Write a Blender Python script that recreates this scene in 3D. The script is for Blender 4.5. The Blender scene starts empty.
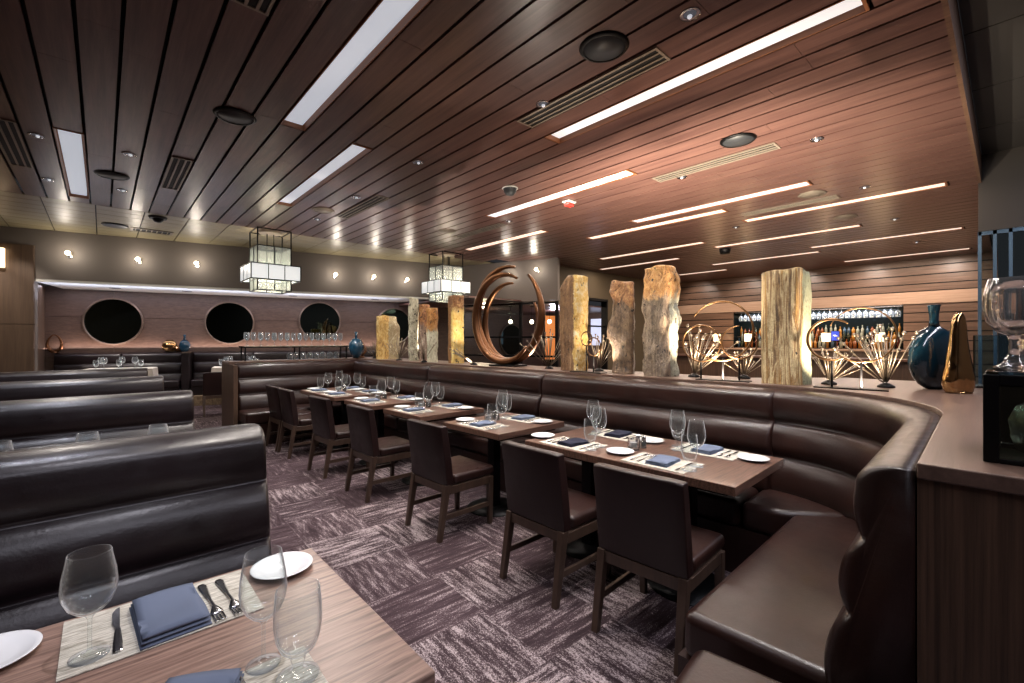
import bpy, math, random
from mathutils import Vector, Matrix, noise as mnoise
random.seed(7)
PI = math.pi
scn = bpy.context.scene
COL = scn.collection

# ------------------------------------------------------------------ camera frame
F = 452.0; CX = 512.0; HY = 340.0; EYE = 1.5
YAW = math.radians(42.2)
CR = (math.cos(YAW), -math.sin(YAW)); CF = (math.sin(YAW), math.cos(YAW))
CEIL = 3.6

def ray(px):
    t = (px - CX) / F
    return (CR[0]*t + CF[0], CR[1]*t + CF[1])
def P(px, py, z):
    """world x,y of the point at height z seen at a pixel of the photograph"""
    d = F * (EYE - z) / (py - HY)
    r = ray(px)
    return (r[0]*d, r[1]*d)
def depth(px, X=None, Y=None):
    r = ray(px)
    return X / r[0] if X is not None else Y / r[1]
def zat(py, d):
    return EYE - (py - HY) * d / F

# ------------------------------------------------------------------ mesh builder
def fix(v): return (v[0], v[1], v[2])
class MB:
    def __init__(self):
        self.v = []; self.f = []
    def add(self, vs, fs):
        b = len(self.v)
        self.v += [tuple(p) for p in vs]
        self.f += [tuple(b + i for i in q) for q in fs]
        return self
    def box(self, x0, x1, y0, y1, z0, z1):
        return self.add([(x0,y0,z0),(x1,y0,z0),(x1,y1,z0),(x0,y1,z0),(x0,y0,z1),(x1,y0,z1),(x1,y1,z1),(x0,y1,z1)],
                        [(0,3,2,1),(4,5,6,7),(0,1,5,4),(1,2,6,5),(2,3,7,6),(3,0,4,7)])
    def cbox(self, c, s):
        return self.box(c[0]-s[0]/2, c[0]+s[0]/2, c[1]-s[1]/2, c[1]+s[1]/2, c[2]-s[2]/2, c[2]+s[2]/2)
    def prism(self, poly, z0, z1):
        n = len(poly)
        a = sum(poly[i][0]*poly[(i+1)%n][1]-poly[(i+1)%n][0]*poly[i][1] for i in range(n))
        if a < 0: poly = poly[::-1]
        vs = [(x,y,z0) for x,y in poly] + [(x,y,z1) for x,y in poly]
        fs = [tuple(range(n-1,-1,-1)), tuple(range(n,2*n))] + [(i,(i+1)%n,n+(i+1)%n,n+i) for i in range(n)]
        return self.add(vs, fs)
    def loft(self, rings, cap=True, closed=True):
        n = len(rings[0]); vs = [p for r in rings for p in r]; fs = []
        for k in range(len(rings)-1):
            for i in range(n if closed else n-1):
                j = (i+1) % n
                fs.append((k*n+i, k*n+j, (k+1)*n+j, (k+1)*n+i))
        if cap:
            fs.append(tuple(range(n-1,-1,-1))); m = (len(rings)-1)*n
            fs.append(tuple(range(m, m+n)))
        return self.add(vs, fs)
    def lathe(self, prof, seg=24, c=(0,0,0), sx=1, sy=1):
        rings = []
        for r, z in prof:
            r = max(r, 1e-5)
            rings.append([(c[0]+r*math.cos(2*PI*i/seg)*sx, c[1]+r*math.sin(2*PI*i/seg)*sy, c[2]+z) for i in range(seg)])
        if prof[0][0] > 1e-3 and prof[-1][0] > 1e-3:
            return self.loft(rings + [rings[0]], cap=False)
        return self.loft(rings, cap=True)
    def bar(self, a, b, ra, rb=None, seg=8):
        a = Vector(a); b = Vector(b); rb = ra if rb is None else rb
        d = (b-a).normalized()
        u = d.cross(Vector((0,0,1)))
        if u.length < 1e-4: u = Vector((1,0,0))
        u.normalize(); w = d.cross(u)
        R = lambda p, r: [p + (u*math.cos(2*PI*i/seg) + w*math.sin(2*PI*i/seg))*r for i in range(seg)]
        return self.loft([R(a,ra), R(b,rb)][::1])
    def beam(self, a, b, w, d, w2=None, d2=None):
        """square bar from a to b (near-vertical), section w(x) by d(y)"""
        w2 = w if w2 is None else w2; d2 = d if d2 is None else d2
        q = lambda p, w, d: [(p[0]-w/2,p[1]-d/2,p[2]),(p[0]+w/2,p[1]-d/2,p[2]),(p[0]+w/2,p[1]+d/2,p[2]),(p[0]-w/2,p[1]+d/2,p[2])]
        return self.loft([q(a,w,d), q(b,w2,d2)])
    def tube(self, pts, rad, seg=10, flat=1.0):
        pts = [Vector(p) for p in pts]; rings = []
        for i, p in enumerate(pts):
            d = (pts[min(i+1,len(pts)-1)] - pts[max(i-1,0)]).normalized()
            u = d.cross(Vector((1,0,0)))
            if u.length < 1e-3: u = d.cross(Vector((0,1,0)))
            u.normalize(); w = d.cross(u)
            r = rad[i] if isinstance(rad, (list,tuple)) else rad
            rings.append([p + u*math.cos(2*PI*k/seg)*r*flat + w*math.sin(2*PI*k/seg)*r for k in range(seg)])
        return self.loft(rings)
    def sphere(self, c, r, seg=10, rings=7):
        pr = [(r*math.sin(PI*k/rings), -r*math.cos(PI*k/rings)) for k in range(rings+1)]
        return self.lathe(pr, seg, c)
    def build(self, name, m, parent=None, smooth=False, bevel=0, seg=2, loc=(0,0,0), rz=0):
        me = bpy.data.meshes.new(name)
        me.from_pydata(self.v, [], self.f); me.update()
        import bmesh
        bm = bmesh.new(); bm.from_mesh(me)
        bmesh.ops.recalc_face_normals(bm, faces=bm.faces[:])
        bm.to_mesh(me); bm.free()
        if smooth:
            me.polygons.foreach_set('use_smooth', [True]*len(me.polygons))
        me.materials.append(m)
        o = bpy.data.objects.new(name, me); COL.objects.link(o)
        o.location = loc; o.rotation_euler = (0,0,rz)
        if parent: o.parent = parent
        if bevel:
            b = o.modifiers.new('bevel', 'BEVEL'); b.width = bevel; b.segments = seg; b.limit_method = 'ANGLE'; b.angle_limit = math.radians(40)
            if seg > 2:
                me.polygons.foreach_set('use_smooth', [True]*len(me.polygons))
                w = o.modifiers.new('normals', 'WEIGHTED_NORMAL'); w.keep_sharp = True
        return o

def tag(o, label, cat, group=None, kind=None):
    o['label'] = label; o['category'] = cat; o['kind'] = kind or 'thing'
    assert 4 <= len(label.split()) <= 16, label
    if group: o['group'] = group
    return o
def thing(name, label, cat, loc=(0,0,0), rz=0, group=None):
    o = bpy.data.objects.new(name, None); COL.objects.link(o)
    o.empty_display_size = .1
    o.location = loc; o.rotation_euler = (0,0,rz)
    return tag(o, label, cat, group)
def struct(name, mb, m, **k):
    o = mb.build(name, m, **k); o['kind'] = 'structure'; return o
def dup(root, loc, rz, label, group=None, scale=None):
    r = root.copy(); COL.objects.link(r); r.location = loc; r.rotation_euler = (0,0,rz); r['label'] = label
    assert 4 <= len(label.split()) <= 16, label
    if group: r['group'] = group
    if scale: r.scale = scale
    for ch in list(root.children):
        c = ch.copy(); COL.objects.link(c); c.parent = r
        for g in list(ch.children):
            d = g.copy(); COL.objects.link(d); d.parent = c
    return r

# ------------------------------------------------------------------ materials
def lin(h):
    h = h.lstrip('#'); c = [int(h[i:i+2],16)/255 for i in (0,2,4)]
    return tuple((x/12.92 if x <= .04045 else ((x+.055)/1.055)**2.4) for x in c) + (1,)
def newmat(name):
    m = bpy.data.materials.new(name); m.use_nodes = True
    nt = m.node_tree; b = nt.nodes['Principled BSDF']
    return m, nt, b
def mat(name, col, rough=.5, metal=0, spec=.5, trans=0, ior=1.45, emit=None, es=0, coat=0):
    m, nt, b = newmat(name)
    b.inputs['Base Color'].default_value = lin(col); b.inputs['Roughness'].default_value = rough
    b.inputs['Metallic'].default_value = metal; b.inputs['Specular IOR Level'].default_value = spec
    b.inputs['Transmission Weight'].default_value = trans; b.inputs['IOR'].default_value = ior
    b.inputs['Coat Weight'].default_value = coat
    if emit:
        b.inputs['Emission Color'].default_value = lin(emit); b.inputs['Emission Strength'].default_value = es
    return m
class N:
    """tiny node helper"""
    def __init__(s, nt): s.nt = nt
    def new(s, t, **k):
        n = s.nt.nodes.new(t)
        for a, v in k.items():
            if a.startswith('i_'):
                key = a[2:]; n.inputs[int(key) if key.isdigit() else key].default_value = v
            else: setattr(n, a, v)
        return n
    def link(s, a, b): s.nt.links.new(a, b)
    def coords(s, scale, rot=(0,0,0), kind='Object', rnd=False):
        tc = s.new('ShaderNodeTexCoord'); mp = s.new('ShaderNodeMapping')
        mp.inputs['Scale'].default_value = scale; mp.inputs['Rotation'].default_value = rot
        out = tc.outputs[kind]
        if rnd:
            oi = s.new('ShaderNodeObjectInfo'); mu = s.new('ShaderNodeMath', operation='MULTIPLY', i_1=37.0); s.link(oi.outputs['Random'], mu.inputs[0])
            ad = s.new('ShaderNodeVectorMath', operation='ADD'); s.link(out, ad.inputs[0]); s.link(mu.outputs[0], ad.inputs[1]); out = ad.outputs[0]
        s.link(out, mp.inputs['Vector']); return mp.outputs[0]
    def noise(s, vec, scale, detail=4, rough=.55, dist=0):
        n = s.new('ShaderNodeTexNoise', i_Scale=scale, i_Detail=detail, i_Roughness=rough, i_Distortion=dist)
        s.link(vec, n.inputs['Vector']); return n.outputs['Fac']
    def ramp(s, fac, stops):
        r = s.new('ShaderNodeValToRGB'); e = r.color_ramp.elements
        while len(e) < len(stops): e.new(.5)
        for i, (p, c) in enumerate(stops):
            e[i].position = p; e[i].color = lin(c) if isinstance(c, str) else (c,c,c,1)
        s.link(fac, r.inputs[0]); return r.outputs['Color']
    def mix(s, fac, a, b, mode='MIX'):
        n = s.new('ShaderNodeMix', data_type='RGBA', blend_type=mode)
        for sock, v in ((0,fac),(6,a),(7,b)):
            if isinstance(v, (int,float)): n.inputs[sock].default_value = v
            elif isinstance(v, str): n.inputs[sock].default_value = lin(v)
            else: s.link(v, n.inputs[sock])
        return n.outputs[2]
    def bump(s, h, b, strength=.2, dist=.01):
        n = s.new('ShaderNodeBump', i_Strength=strength, i_Distance=dist)
        s.link(h, n.inputs['Height']); s.link(n.outputs[0], b.inputs['Normal'])

def wood(name, dark, light, axis=0, rough=.4, scale=1.0, rnd=True, contrast=.5, coat=0, bump=.12, streak=22, dist=.25):
    m, nt, b = newmat(name); n = N(nt)
    s = [streak*scale]*3; s[axis] = 1.1*scale
    v = n.coords(tuple(s), rnd=rnd)
    a = n.noise(v, 1.0, 6, .6, dist)
    s2 = [90*scale]*3; s2[axis] = 3*scale
    f = n.noise(n.coords(tuple(s2), rnd=rnd), 1.0, 3, .6)
    lo, hi = .5 - .22/contrast*.5, .5 + .22/contrast*.5
    c = n.ramp(a, [(max(0,lo), dark), (min(1,hi), light)])
    c2 = n.mix(.35, c, n.ramp(f, [(.3, dark), (.75, light)]))
    n.link(c2, b.inputs['Base Color'])
    b.inputs['Roughness'].default_value = rough; b.inputs['Coat Weight'].default_value = coat; b.inputs['Coat Roughness'].default_value = .2
    n.bump(f, b, bump, .004)
    return m
def plank_wood(name, c1, c2, c3, rough=.33):
    m, nt, b = newmat(name); n = N(nt)
    v = n.coords((.55,3.2,3.2), rnd=True)
    w = n.new('ShaderNodeTexWave', wave_type='BANDS', bands_direction='Y', i_Scale=1.7, i_Distortion=13.0, i_Detail=3.0); w.inputs['Detail Scale'].default_value = .8; w.inputs['Detail Roughness'].default_value = .55
    n.link(v, w.inputs['Vector'])
    f = n.noise(n.coords((7,120,120), rnd=True), 1.0, 4, .65)
    a = n.ramp(w.outputs['Fac'], [(.0, c2), (.5, c3), (.82, c2), (1.0, c1)])
    g = n.ramp(f, [(.32, c1), (.6, c3)])
    big = n.noise(n.coords((1.2,3,3), rnd=True), 2.0, 3, .5)
    c = n.mix(.6, a, g); c = n.mix(n.ramp(big, [(.35, 0.0), (.7, .35)]), c, c2)
    n.link(c, b.inputs['Base Color']); b.inputs['Roughness'].default_value = rough
    b.inputs['Coat Weight'].default_value = .2; b.inputs['Coat Roughness'].default_value = .25
    n.bump(f, b, .15, .003)
    return m
def leather(name, c1, c2, rough=.36, bump=.12):
    m, nt, b = newmat(name); n = N(nt)
    v = n.coords((1,1,1), rnd=True)
    a = n.noise(v, 3.2, 5, .6, .3); w = n.noise(v, 90, 4, .6)
    n.link(n.ramp(a, [(.3, c1), (.75, c2)]), b.inputs['Base Color'])
    r = n.new('ShaderNodeMapRange', i_3=rough-.12, i_4=rough+.2); n.link(n.noise(v, 14, 4, .6), r.inputs[0]); n.link(r.outputs[0], b.inputs['Roughness'])
    b.inputs['Specular IOR Level'].default_value = .45
    vo = n.new('ShaderNodeTexVoronoi', i_Scale=170.0); n.link(v, vo.inputs['Vector'])
    ad = n.new('ShaderNodeMath', operation='ADD'); n.link(w, ad.inputs[0]); n.link(n.noise(v, 9, 5, .65, .5), ad.inputs[1])
    n.bump(ad.outputs[0], b, bump, .006)
    return m
def carpet():
    m, nt, b = newmat('carpet'); n = N(nt)
    tc = n.new('ShaderNodeTexCoord')
    mp = n.new('ShaderNodeMapping'); mp.inputs['Rotation'].default_value = (0,0,.03); n.link(tc.outputs['Object'], mp.inputs['Vector'])
    sc = n.new('ShaderNodeVectorMath', operation='SCALE'); sc.inputs['Scale'].default_value = 1/.5; n.link(mp.outputs[0], sc.inputs[0])
    fl = n.new('ShaderNodeVectorMath', operation='FLOOR'); n.link(sc.outputs[0], fl.inputs[0])
    wn = n.new('ShaderNodeTexWhiteNoise', noise_dimensions='2D'); n.link(fl.outputs[0], wn.inputs['Vector'])
    ck = n.new('ShaderNodeTexChecker', i_Scale=2.0); n.link(mp.outputs[0], ck.inputs['Vector'])
    off = n.new('ShaderNodeVectorMath', operation='MULTIPLY_ADD'); n.link(wn.outputs['Color'], off.inputs[0]); off.inputs[1].default_value = (7,7,7); n.link(mp.outputs[0], off.inputs[2])
    def streaky(s, big, det=5, ro=.65):
        q = n.new('ShaderNodeMapping'); q.inputs['Scale'].default_value = s; n.link(off.outputs[0], q.inputs['Vector'])
        return n.noise(q.outputs[0], big, det, ro, .2)
    def pick(a, b_):
        fx = n.new('ShaderNodeMix', data_type='FLOAT'); n.link(ck.outputs['Fac'], fx.inputs[0]); n.link(a, fx.inputs[2]); n.link(b_, fx.inputs[3]); return fx.outputs[0]
    st = pick(streaky((3.2,24,1), 1.3), streaky((24,3.2,1), 1.3))
    grain = pick(streaky((110,190,1), 1.0, 2), streaky((190,110,1), 1.0, 2))
    sh = n.new('ShaderNodeMath', operation='MULTIPLY_ADD', i_1=.20, i_2=-.10); n.link(wn.outputs['Value'], sh.inputs[0])
    a1 = n.new('ShaderNodeMath', operation='ADD'); n.link(st, a1.inputs[0]); n.link(sh.outputs[0], a1.inputs[1])
    a2 = n.new('ShaderNodeMath', operation='MULTIPLY_ADD', i_1=.9); n.link(grain, a2.inputs[0]); n.link(a1.outputs[0], a2.inputs[2])
    fl_ = n.ramp(a2.outputs[0], [(.90, 0.0), (1.0, 1.0)])
    fk = n.new('ShaderNodeMapRange', i_1=.98, i_2=1.2); n.link(a2.outputs[0], fk.inputs[0])
    base = n.ramp(st, [(.3, '#2b2124'), (.7, '#4b3c40')])
    c = n.mix(fk.outputs[0], base, '#9c8f90')
    n.link(c, b.inputs['Base Color']); b.inputs['Roughness'].default_value = .95; b.inputs['Specular IOR Level'].default_value = .1
    n.bump(grain, b, .4, .01)
    return m
def stone(name, cols, cols2=None, split=0.0, band=0.0, spots=0.0, rough=.5, crown=None, spotcol='#1d1713', H=.8):
    """natural stone; cols for one side, cols2 for the sawn or weathered side beyond the split; crown: colour of the top"""
    m, nt, b = newmat(name); n = N(nt)
    v = n.coords((1,1,.6))
    big = n.noise(v, 7, 8, .68, 1.2); fine = n.noise(v, 38, 6, .7, .6)
    fa = n.new('ShaderNodeMix', data_type='FLOAT'); fa.inputs[0].default_value = .45; n.link(big, fa.inputs[2]); n.link(fine, fa.inputs[3]); fac = fa.outputs[0]
    bands = n.noise(n.coords((26,26,1.1)), 1.0, 7, .6, .7)
    fb = n.new('ShaderNodeMix', data_type='FLOAT'); fb.inputs[0].default_value = band; n.link(fac, fb.inputs[2]); n.link(bands, fb.inputs[3])
    def rp(f, c): return n.ramp(f, [(.39 + .22*i/(len(c)-1), x) for i, x in enumerate(c)])
    c = rp(fb.outputs[0], cols)
    if cols2:
        tc = n.new('ShaderNodeTexCoord'); sx = n.new('ShaderNodeSeparateXYZ'); n.link(tc.outputs['Object'], sx.inputs[0])
        w = n.noise(n.coords((1,1,1)), 11, 5, .65, .5)
        ad = n.new('ShaderNodeMath', operation='MULTIPLY_ADD', i_1=.07, i_2=-.035-split); n.link(w, ad.inputs[0])
        a2 = n.new('ShaderNodeMath', operation='ADD'); n.link(ad.outputs[0], a2.inputs[0]); n.link(sx.outputs['X'], a2.inputs[1])
        st = n.new('ShaderNodeMath', operation='MULTIPLY_ADD', i_1=120.0, i_2=.5, use_clamp=True); n.link(a2.outputs[0], st.inputs[0])
        c = n.mix(st.outputs[0], c, rp(fac, cols2))
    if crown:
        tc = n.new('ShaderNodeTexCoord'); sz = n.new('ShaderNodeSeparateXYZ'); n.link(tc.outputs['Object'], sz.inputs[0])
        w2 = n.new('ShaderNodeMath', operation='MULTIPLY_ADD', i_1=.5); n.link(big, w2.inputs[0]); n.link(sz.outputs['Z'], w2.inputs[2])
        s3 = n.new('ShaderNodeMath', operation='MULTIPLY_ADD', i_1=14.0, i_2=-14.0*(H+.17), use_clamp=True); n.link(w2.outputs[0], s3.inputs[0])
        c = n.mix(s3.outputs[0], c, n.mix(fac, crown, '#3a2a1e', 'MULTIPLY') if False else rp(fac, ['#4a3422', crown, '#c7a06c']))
    if spots:
        r = n.ramp(n.noise(v, 26, 3, .6, .3), [(.74-spots, 0.0), (.77-spots, 1.0)])
        c = n.mix(r, c, spotcol)
    n.link(c, b.inputs['Base Color']); b.inputs['Roughness'].default_value = rough
    ah = n.new('ShaderNodeMath', operation='ADD'); n.link(fine, ah.inputs[0]); n.link(bands, ah.inputs[1])
    n.bump(ah.outputs[0], b, .8, .03)
    return m

M = {}
M['ceil_wood'] = wood('ceiling wood', '#432c2a', '#70534b', axis=1, rough=.30, rnd=False, contrast=.55)
M['dark_gap'] = mat('dark gap', '#050608', .7)
M['tile'] = wood('beige ceiling panel', '#857b62', '#a79d7e', axis=0, rough=.4, rnd=False, contrast=.4, streak=6)
M['dark_tile'] = mat('dark ceiling tile', '#363433', .45)
M['wall_taupe'] = mat('taupe paint', '#6c6560', .6)
M['wall_olive'] = mat('olive paint', '#4f4535', .7)
M['wall_wood'] = wood('back wall veneer', '#4b3a33', '#725d52', axis=0, rough=.42, rnd=False, contrast=.5, dist=.05, streak=30)
M['panel_wood'] = wood('pier veneer', '#4b3c33', '#685647', axis=2, rough=.4, rnd=False)
M['bar_wood'] = wood('bar boards', '#4a3528', '#7d6150', axis=1, rough=.38, rnd=False, contrast=.5)
M['copper'] = wood('copper band', '#94745f', '#c2a58f', axis=1, rough=.3, rnd=False, contrast=.35)
M['ledge_wood'] = wood('ledge top oak', '#493931', '#6d564b', axis=0, rough=.34, rnd=False)
M['cab_wood'] = wood('cabinet oak', '#2c1f16', '#5f4737', axis=2, rough=.45, rnd=False, contrast=.8, streak=60, bump=.3)
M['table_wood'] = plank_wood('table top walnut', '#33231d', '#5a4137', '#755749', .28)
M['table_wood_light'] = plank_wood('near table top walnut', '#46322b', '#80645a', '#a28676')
M['chair_wood'] = wood('chair frame', '#2f221c', '#4d3b30', axis=2, rough=.4)
M['leather'] = leather('banquette leather', '#190c0a', '#2c1813', .31)
M['leather_dark'] = leather('booth leather', '#120b0c', '#20161a', .31)
M['leather_chair'] = leather('chair leather', '#180b0b', '#261412', .36)
M['leather_seat'] = leather('chair seat leather', '#1b0e0c', '#2d1a16', .30)
M['black'] = mat('black metal', '#0d0d0f', .4, metal=.6)
M['steel'] = mat('polished steel', '#c9c9cc', .18, metal=1)
M['chrome'] = mat('chrome cap', '#d5d7da', .12, metal=1)
M['china'] = mat('white china', '#e4e5e6', .18, coat=.5)
M['napkin'] = mat('slate blue napkin', '#646d80', .9, spec=.1)
M['napkin_dark'] = mat('charcoal napkin', '#2b2c38', .9, spec=.1)
M['cloth'] = mat('white tablecloth', '#cfc9c0', .9, spec=.1)
M['glass'] = mat('whitened clear glass', '#ffffff', .0, trans=.96, ior=1.5)  # a little white mixed in to stand in for caught light
def thinglass(name, tint, k=.8, base=.05, milk=.45, pw_=4.5):  # milk: white mixed into the glass in place of bright highlights
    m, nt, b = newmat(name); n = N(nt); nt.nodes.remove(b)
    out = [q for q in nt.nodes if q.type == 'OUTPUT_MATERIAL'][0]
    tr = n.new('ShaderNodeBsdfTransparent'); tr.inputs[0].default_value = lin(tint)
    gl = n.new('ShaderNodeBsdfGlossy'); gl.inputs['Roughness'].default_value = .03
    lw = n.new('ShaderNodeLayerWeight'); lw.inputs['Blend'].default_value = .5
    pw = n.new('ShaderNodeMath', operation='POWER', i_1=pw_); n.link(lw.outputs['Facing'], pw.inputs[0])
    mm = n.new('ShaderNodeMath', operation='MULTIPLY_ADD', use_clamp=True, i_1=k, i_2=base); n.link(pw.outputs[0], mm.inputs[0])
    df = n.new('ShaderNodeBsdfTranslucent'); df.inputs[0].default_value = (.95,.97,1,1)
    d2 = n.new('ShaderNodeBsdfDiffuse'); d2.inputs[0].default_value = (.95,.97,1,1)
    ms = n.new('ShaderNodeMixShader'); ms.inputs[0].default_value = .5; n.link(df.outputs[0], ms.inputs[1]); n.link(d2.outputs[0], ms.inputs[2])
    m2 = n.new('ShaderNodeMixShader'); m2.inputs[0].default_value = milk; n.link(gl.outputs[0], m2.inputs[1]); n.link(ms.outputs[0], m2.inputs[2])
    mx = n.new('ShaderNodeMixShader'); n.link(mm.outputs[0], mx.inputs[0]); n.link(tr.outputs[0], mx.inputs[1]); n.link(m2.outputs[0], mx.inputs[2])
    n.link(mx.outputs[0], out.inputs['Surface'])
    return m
M['stemglass'] = thinglass('thin blown glass', '#fbfdfd', 2.0, .03, .4)
M['barglass'] = thinglass('bar glass with painted shine', '#f4f8fa', 1.2, .10, .55, 2.5)  # extra white mixed in so distant glasses look brightly lit
M['pane'] = thinglass('door pane', '#dfe6e6', .6, .03, 0)
M['plateglass'] = mat('green tinted plate glass', '#cfeee6', .0, trans=1, ior=1.45)
M['bluepane'] = mat('blue tinted plate glass', '#9fc6d8', .02, trans=1, ior=1.45)
M['diffuser'] = mat('light diffuser', '#d8dadf', .6, emit='#dde4f0', es=.50)
M['diffuser_warm'] = mat('warm light diffuser', '#e8d8c8', .6, emit='#ffe6d2', es=.95)
M['trough'] = mat('trough sides', '#8a5a3c', .45)
M['bulb'] = mat('glowing bulb', '#fff2d8', .3, emit='#ffe9c0', es=14)
M['shade'] = mat('lit lamp shade', '#fff0d8', .6, emit='#ffdcae', es=2.4)
M['lantern'] = None
M['mirror'] = mat('mirror', '#46524f', .02, metal=1)
M['mirror_rim'] = mat('mirror rim', '#7c6b60', .35, metal=.6)
M['bronze'] = mat('bronze', '#6a4830', .34, metal=.9)
M['gold'] = mat('polished bronze', '#b39066', .12, metal=1)
_n = N(M['gold'].node_tree); _n.bump(_n.noise(_n.coords((7,7,3)), 1.0, 1, .5, .8), M['gold'].node_tree.nodes['Principled BSDF'], .25, .06)
M['iron'] = mat('nickel rods', '#8a7e6e', .35, metal=.85)
M['hoop'] = mat('brass hoops', '#6d5237', .35, metal=.9)
M['blue_glaze'] = mat('blue glaze', '#0c2430', .15, coat=.6)
M['blue_bright'] = mat('bright blue glaze', '#153d54', .2, coat=.6)
M['marble'] = stone('step marble', ['#3d3023', '#6d5a44', '#8d7a60'])
M['white_plastic'] = mat('white plastic', '#d8d8d4', .4)
M['grille'] = mat('speaker grille', '#2a2c30', .5)
M['vent'] = mat('vent metal', '#8d8377', .45, metal=.4)
M['red'] = mat('red lens', '#b03a34', .25, emit='#ff4a3a', es=.25)
def lantern_mat():
    m, nt, b = newmat('seeded lantern glass'); n = N(nt)
    v = n.coords((1,1,1), rnd=True)
    b.inputs['Base Color'].default_value = lin('#c8d2cb'); b.inputs['Roughness'].default_value = .3
    b.inputs['Alpha'].default_value = .34
    b.inputs['Emission Color'].default_value = lin('#eef4ec'); 
    f = n.ramp(n.noise(v, 40, 4, .7), [(.3, .0), (.8, 1.0)])
    mu = n.new('ShaderNodeMath', operation='MULTIPLY_ADD', i_1=.12, i_2=.08); n.link(f, mu.inputs[0]); n.link(mu.outputs[0], b.inputs['Emission Strength'])
    return m
M['lantern'] = lantern_mat()
M['lantern_ring'] = mat('lit ring glass', '#e9efe8', .3, emit='#f6fbff', es=.5)
def mat_woven():
    m, nt, b = newmat('woven placemat'); n = N(nt)
    a = n.noise(n.coords((60,4,4), rnd=True), 6, 3, .6)
    n.link(n.ramp(a, [(.35, '#8b8578'), (.65, '#d6d1c4')]), b.inputs['Base Color']); b.inputs['Roughness'].default_value = .8
    n.bump(a, b, .3, .003)
    return m
M['mat'] = mat_woven()
M['mat_plain'] = mat('smooth placemat', '#b8b1a4', .6)
M['carpet'] = carpet()

# ------------------------------------------------------------------ the banquette row is turned a little
RT = .03; RC = (2.7, 1.0)
def row(x, y):
    c, s = math.cos(RT), math.sin(RT); dx, dy = x-RC[0], y-RC[1]
    return (RC[0]+c*dx-s*dy, RC[1]+s*dx+c*dy)
ROWLOC = (RC[0]-(math.cos(RT)*RC[0]-math.sin(RT)*RC[1]), RC[1]-(math.sin(RT)*RC[0]+math.cos(RT)*RC[1]), 0)

# ================================================================== SETTING
PITCH = .2345; PH = .101
def slot(x):  # plank index whose span holds x
    return math.floor((x-PH)/PITCH)
LIGHTS = [(-.25,6.37,9.2,0),(1.39,1.9,4.74,0),(2.09,4.74,7.58,0),(3.5,.62,3.22,0),(4.9,3.2,5.95,0),(6.95,1.82,4.5,0),(7.6,3.12,5.85,1),
          (6.24,6.03,8.5,1),(8.4,.59,3.15,1),(10.28,1.86,4.5,1),(9.53,4.45,7.15,1),(11.05,5.74,8.2,1),(11.92,.61,3.05,1),(12.7,3.07,5.6,1),(14.82,.63,3.0,1),(13.75,5.7,7.2,1)]
VENTS = [(3.03,1.72,3.15),(5.37,1.7,3.1),(.68,6.44,7.8),(-.7,6.44,7.98),(2.96,6.18,7.68),(.74,1.7,3.2),(5.33,6.17,7.54),(7.9,1.7,3.0)]
Y0, Y1 = .29, 9.55
cuts = {}
for x, a, b_, w in LIGHTS: cuts.setdefault(slot(x), []).append((a-.04, b_+.04))
pl = MB()
k0, k1 = slot(-3.0), slot(16.0)
for k in range(k0, k1+1):
    xa, xb = PH+k*PITCH+.0125, PH+(k+1)*PITCH-.0125
    y1 = Y1 if xa < 7.4 else (8.9 if xa > 8.4 else 9.0)
    spans = [(Y0, y1)]
    for a, b_ in cuts.get(k, []):
        spans = [s for (p, q) in spans for s in ([(p, min(q,a)), (max(p,b_), q)] if a < q and b_ > p else [(p,q)]) if s[1]-s[0] > .02]
    for p, q in spans:
        y = p; L = random.uniform(.6, 2.9)
        while y < q - .01:
            e = min(q, y + L)
            if q - e < .3: e = q
            pl.box(xa, xb, y, e-.003, CEIL, CEIL+.02); y = e; L = 2.9
struct('ceiling', pl, M['ceil_wood'])
struct('ceiling_void', MB().box(-3.2, 16.2, Y0, 9.6, CEIL+.22, CEIL+.25), M['dark_gap'])
# fascia and dark tile ceiling on the near side
struct('trim_1', MB().box(-3.2, 8.7, Y0-.03, Y0, CEIL-.0, CEIL+.38), M['bar_wood'])
td = MB()
for i in range(-3, 8):
    for j in range(-4, 1):
        x0 = i*1.22+.3; y0 = j*.61-.36 if False else (j*.61 - .345)
        td.box(x0+.008, min(8.7, x0+1.212), y0+.008, min(Y0-.031, y0+.602), 3.97, 3.99)
struct('ceiling_side', td, M['dark_tile'])
struct('ceiling_side_void', MB().box(-3.4, 8.8, -2.8, Y0-.031, 3.995, 4.02), M['dark_gap'])
# beige panels before the back wall
WA = Vector((-1.4, 12.5)); WANG = math.radians(-12.8)
WU = Vector((math.cos(WANG), math.sin(WANG))); WN = Vector((WU.y, -WU.x))     # WN points to the room
def bw(u, d, z=0):
    p = WA + WU*u - WN*d
    return (p.x, p.y, z)
def ub(px, d=0.0):
    """distance along the back wall (set back by d) at an image column"""
    r = Vector(ray(px)); q = WA - WN*d
    # q + WU*u = r*s
    det = WU.x*(-r.y) + WU.y*r.x
    u = ((-q.x)*(-r.y) + (-q.y)*r.x)/det
    s = (WU.x*(-q.y) - WU.y*(-q.x))/det
    return u, s
tl = MB()
for i in range(-4, 18):
    for j in range(0, 6):
        x0 = -.077 + i*.6*1.0 ; y0 = Y1 + j*.62
        if x0 > 8.0: continue
        tl.box(x0+.008, x0+.592, y0+.008, y0+.302, CEIL, CEIL+.02); tl.box(x0+.008, x0+.592, y0+.313, y0+.612, CEIL, CEIL+.02)
struct('ceiling_far', tl, M['tile'])
struct('ceiling_far_void', MB().box(-3.2, 8.3, Y1, 13.3, CEIL+.025, CEIL+.04), M['dark_gap'])
# floor
struct('floor', MB().box(-3.4, 16.4, -3, 15.6, -.06, 0), M['carpet'])

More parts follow.
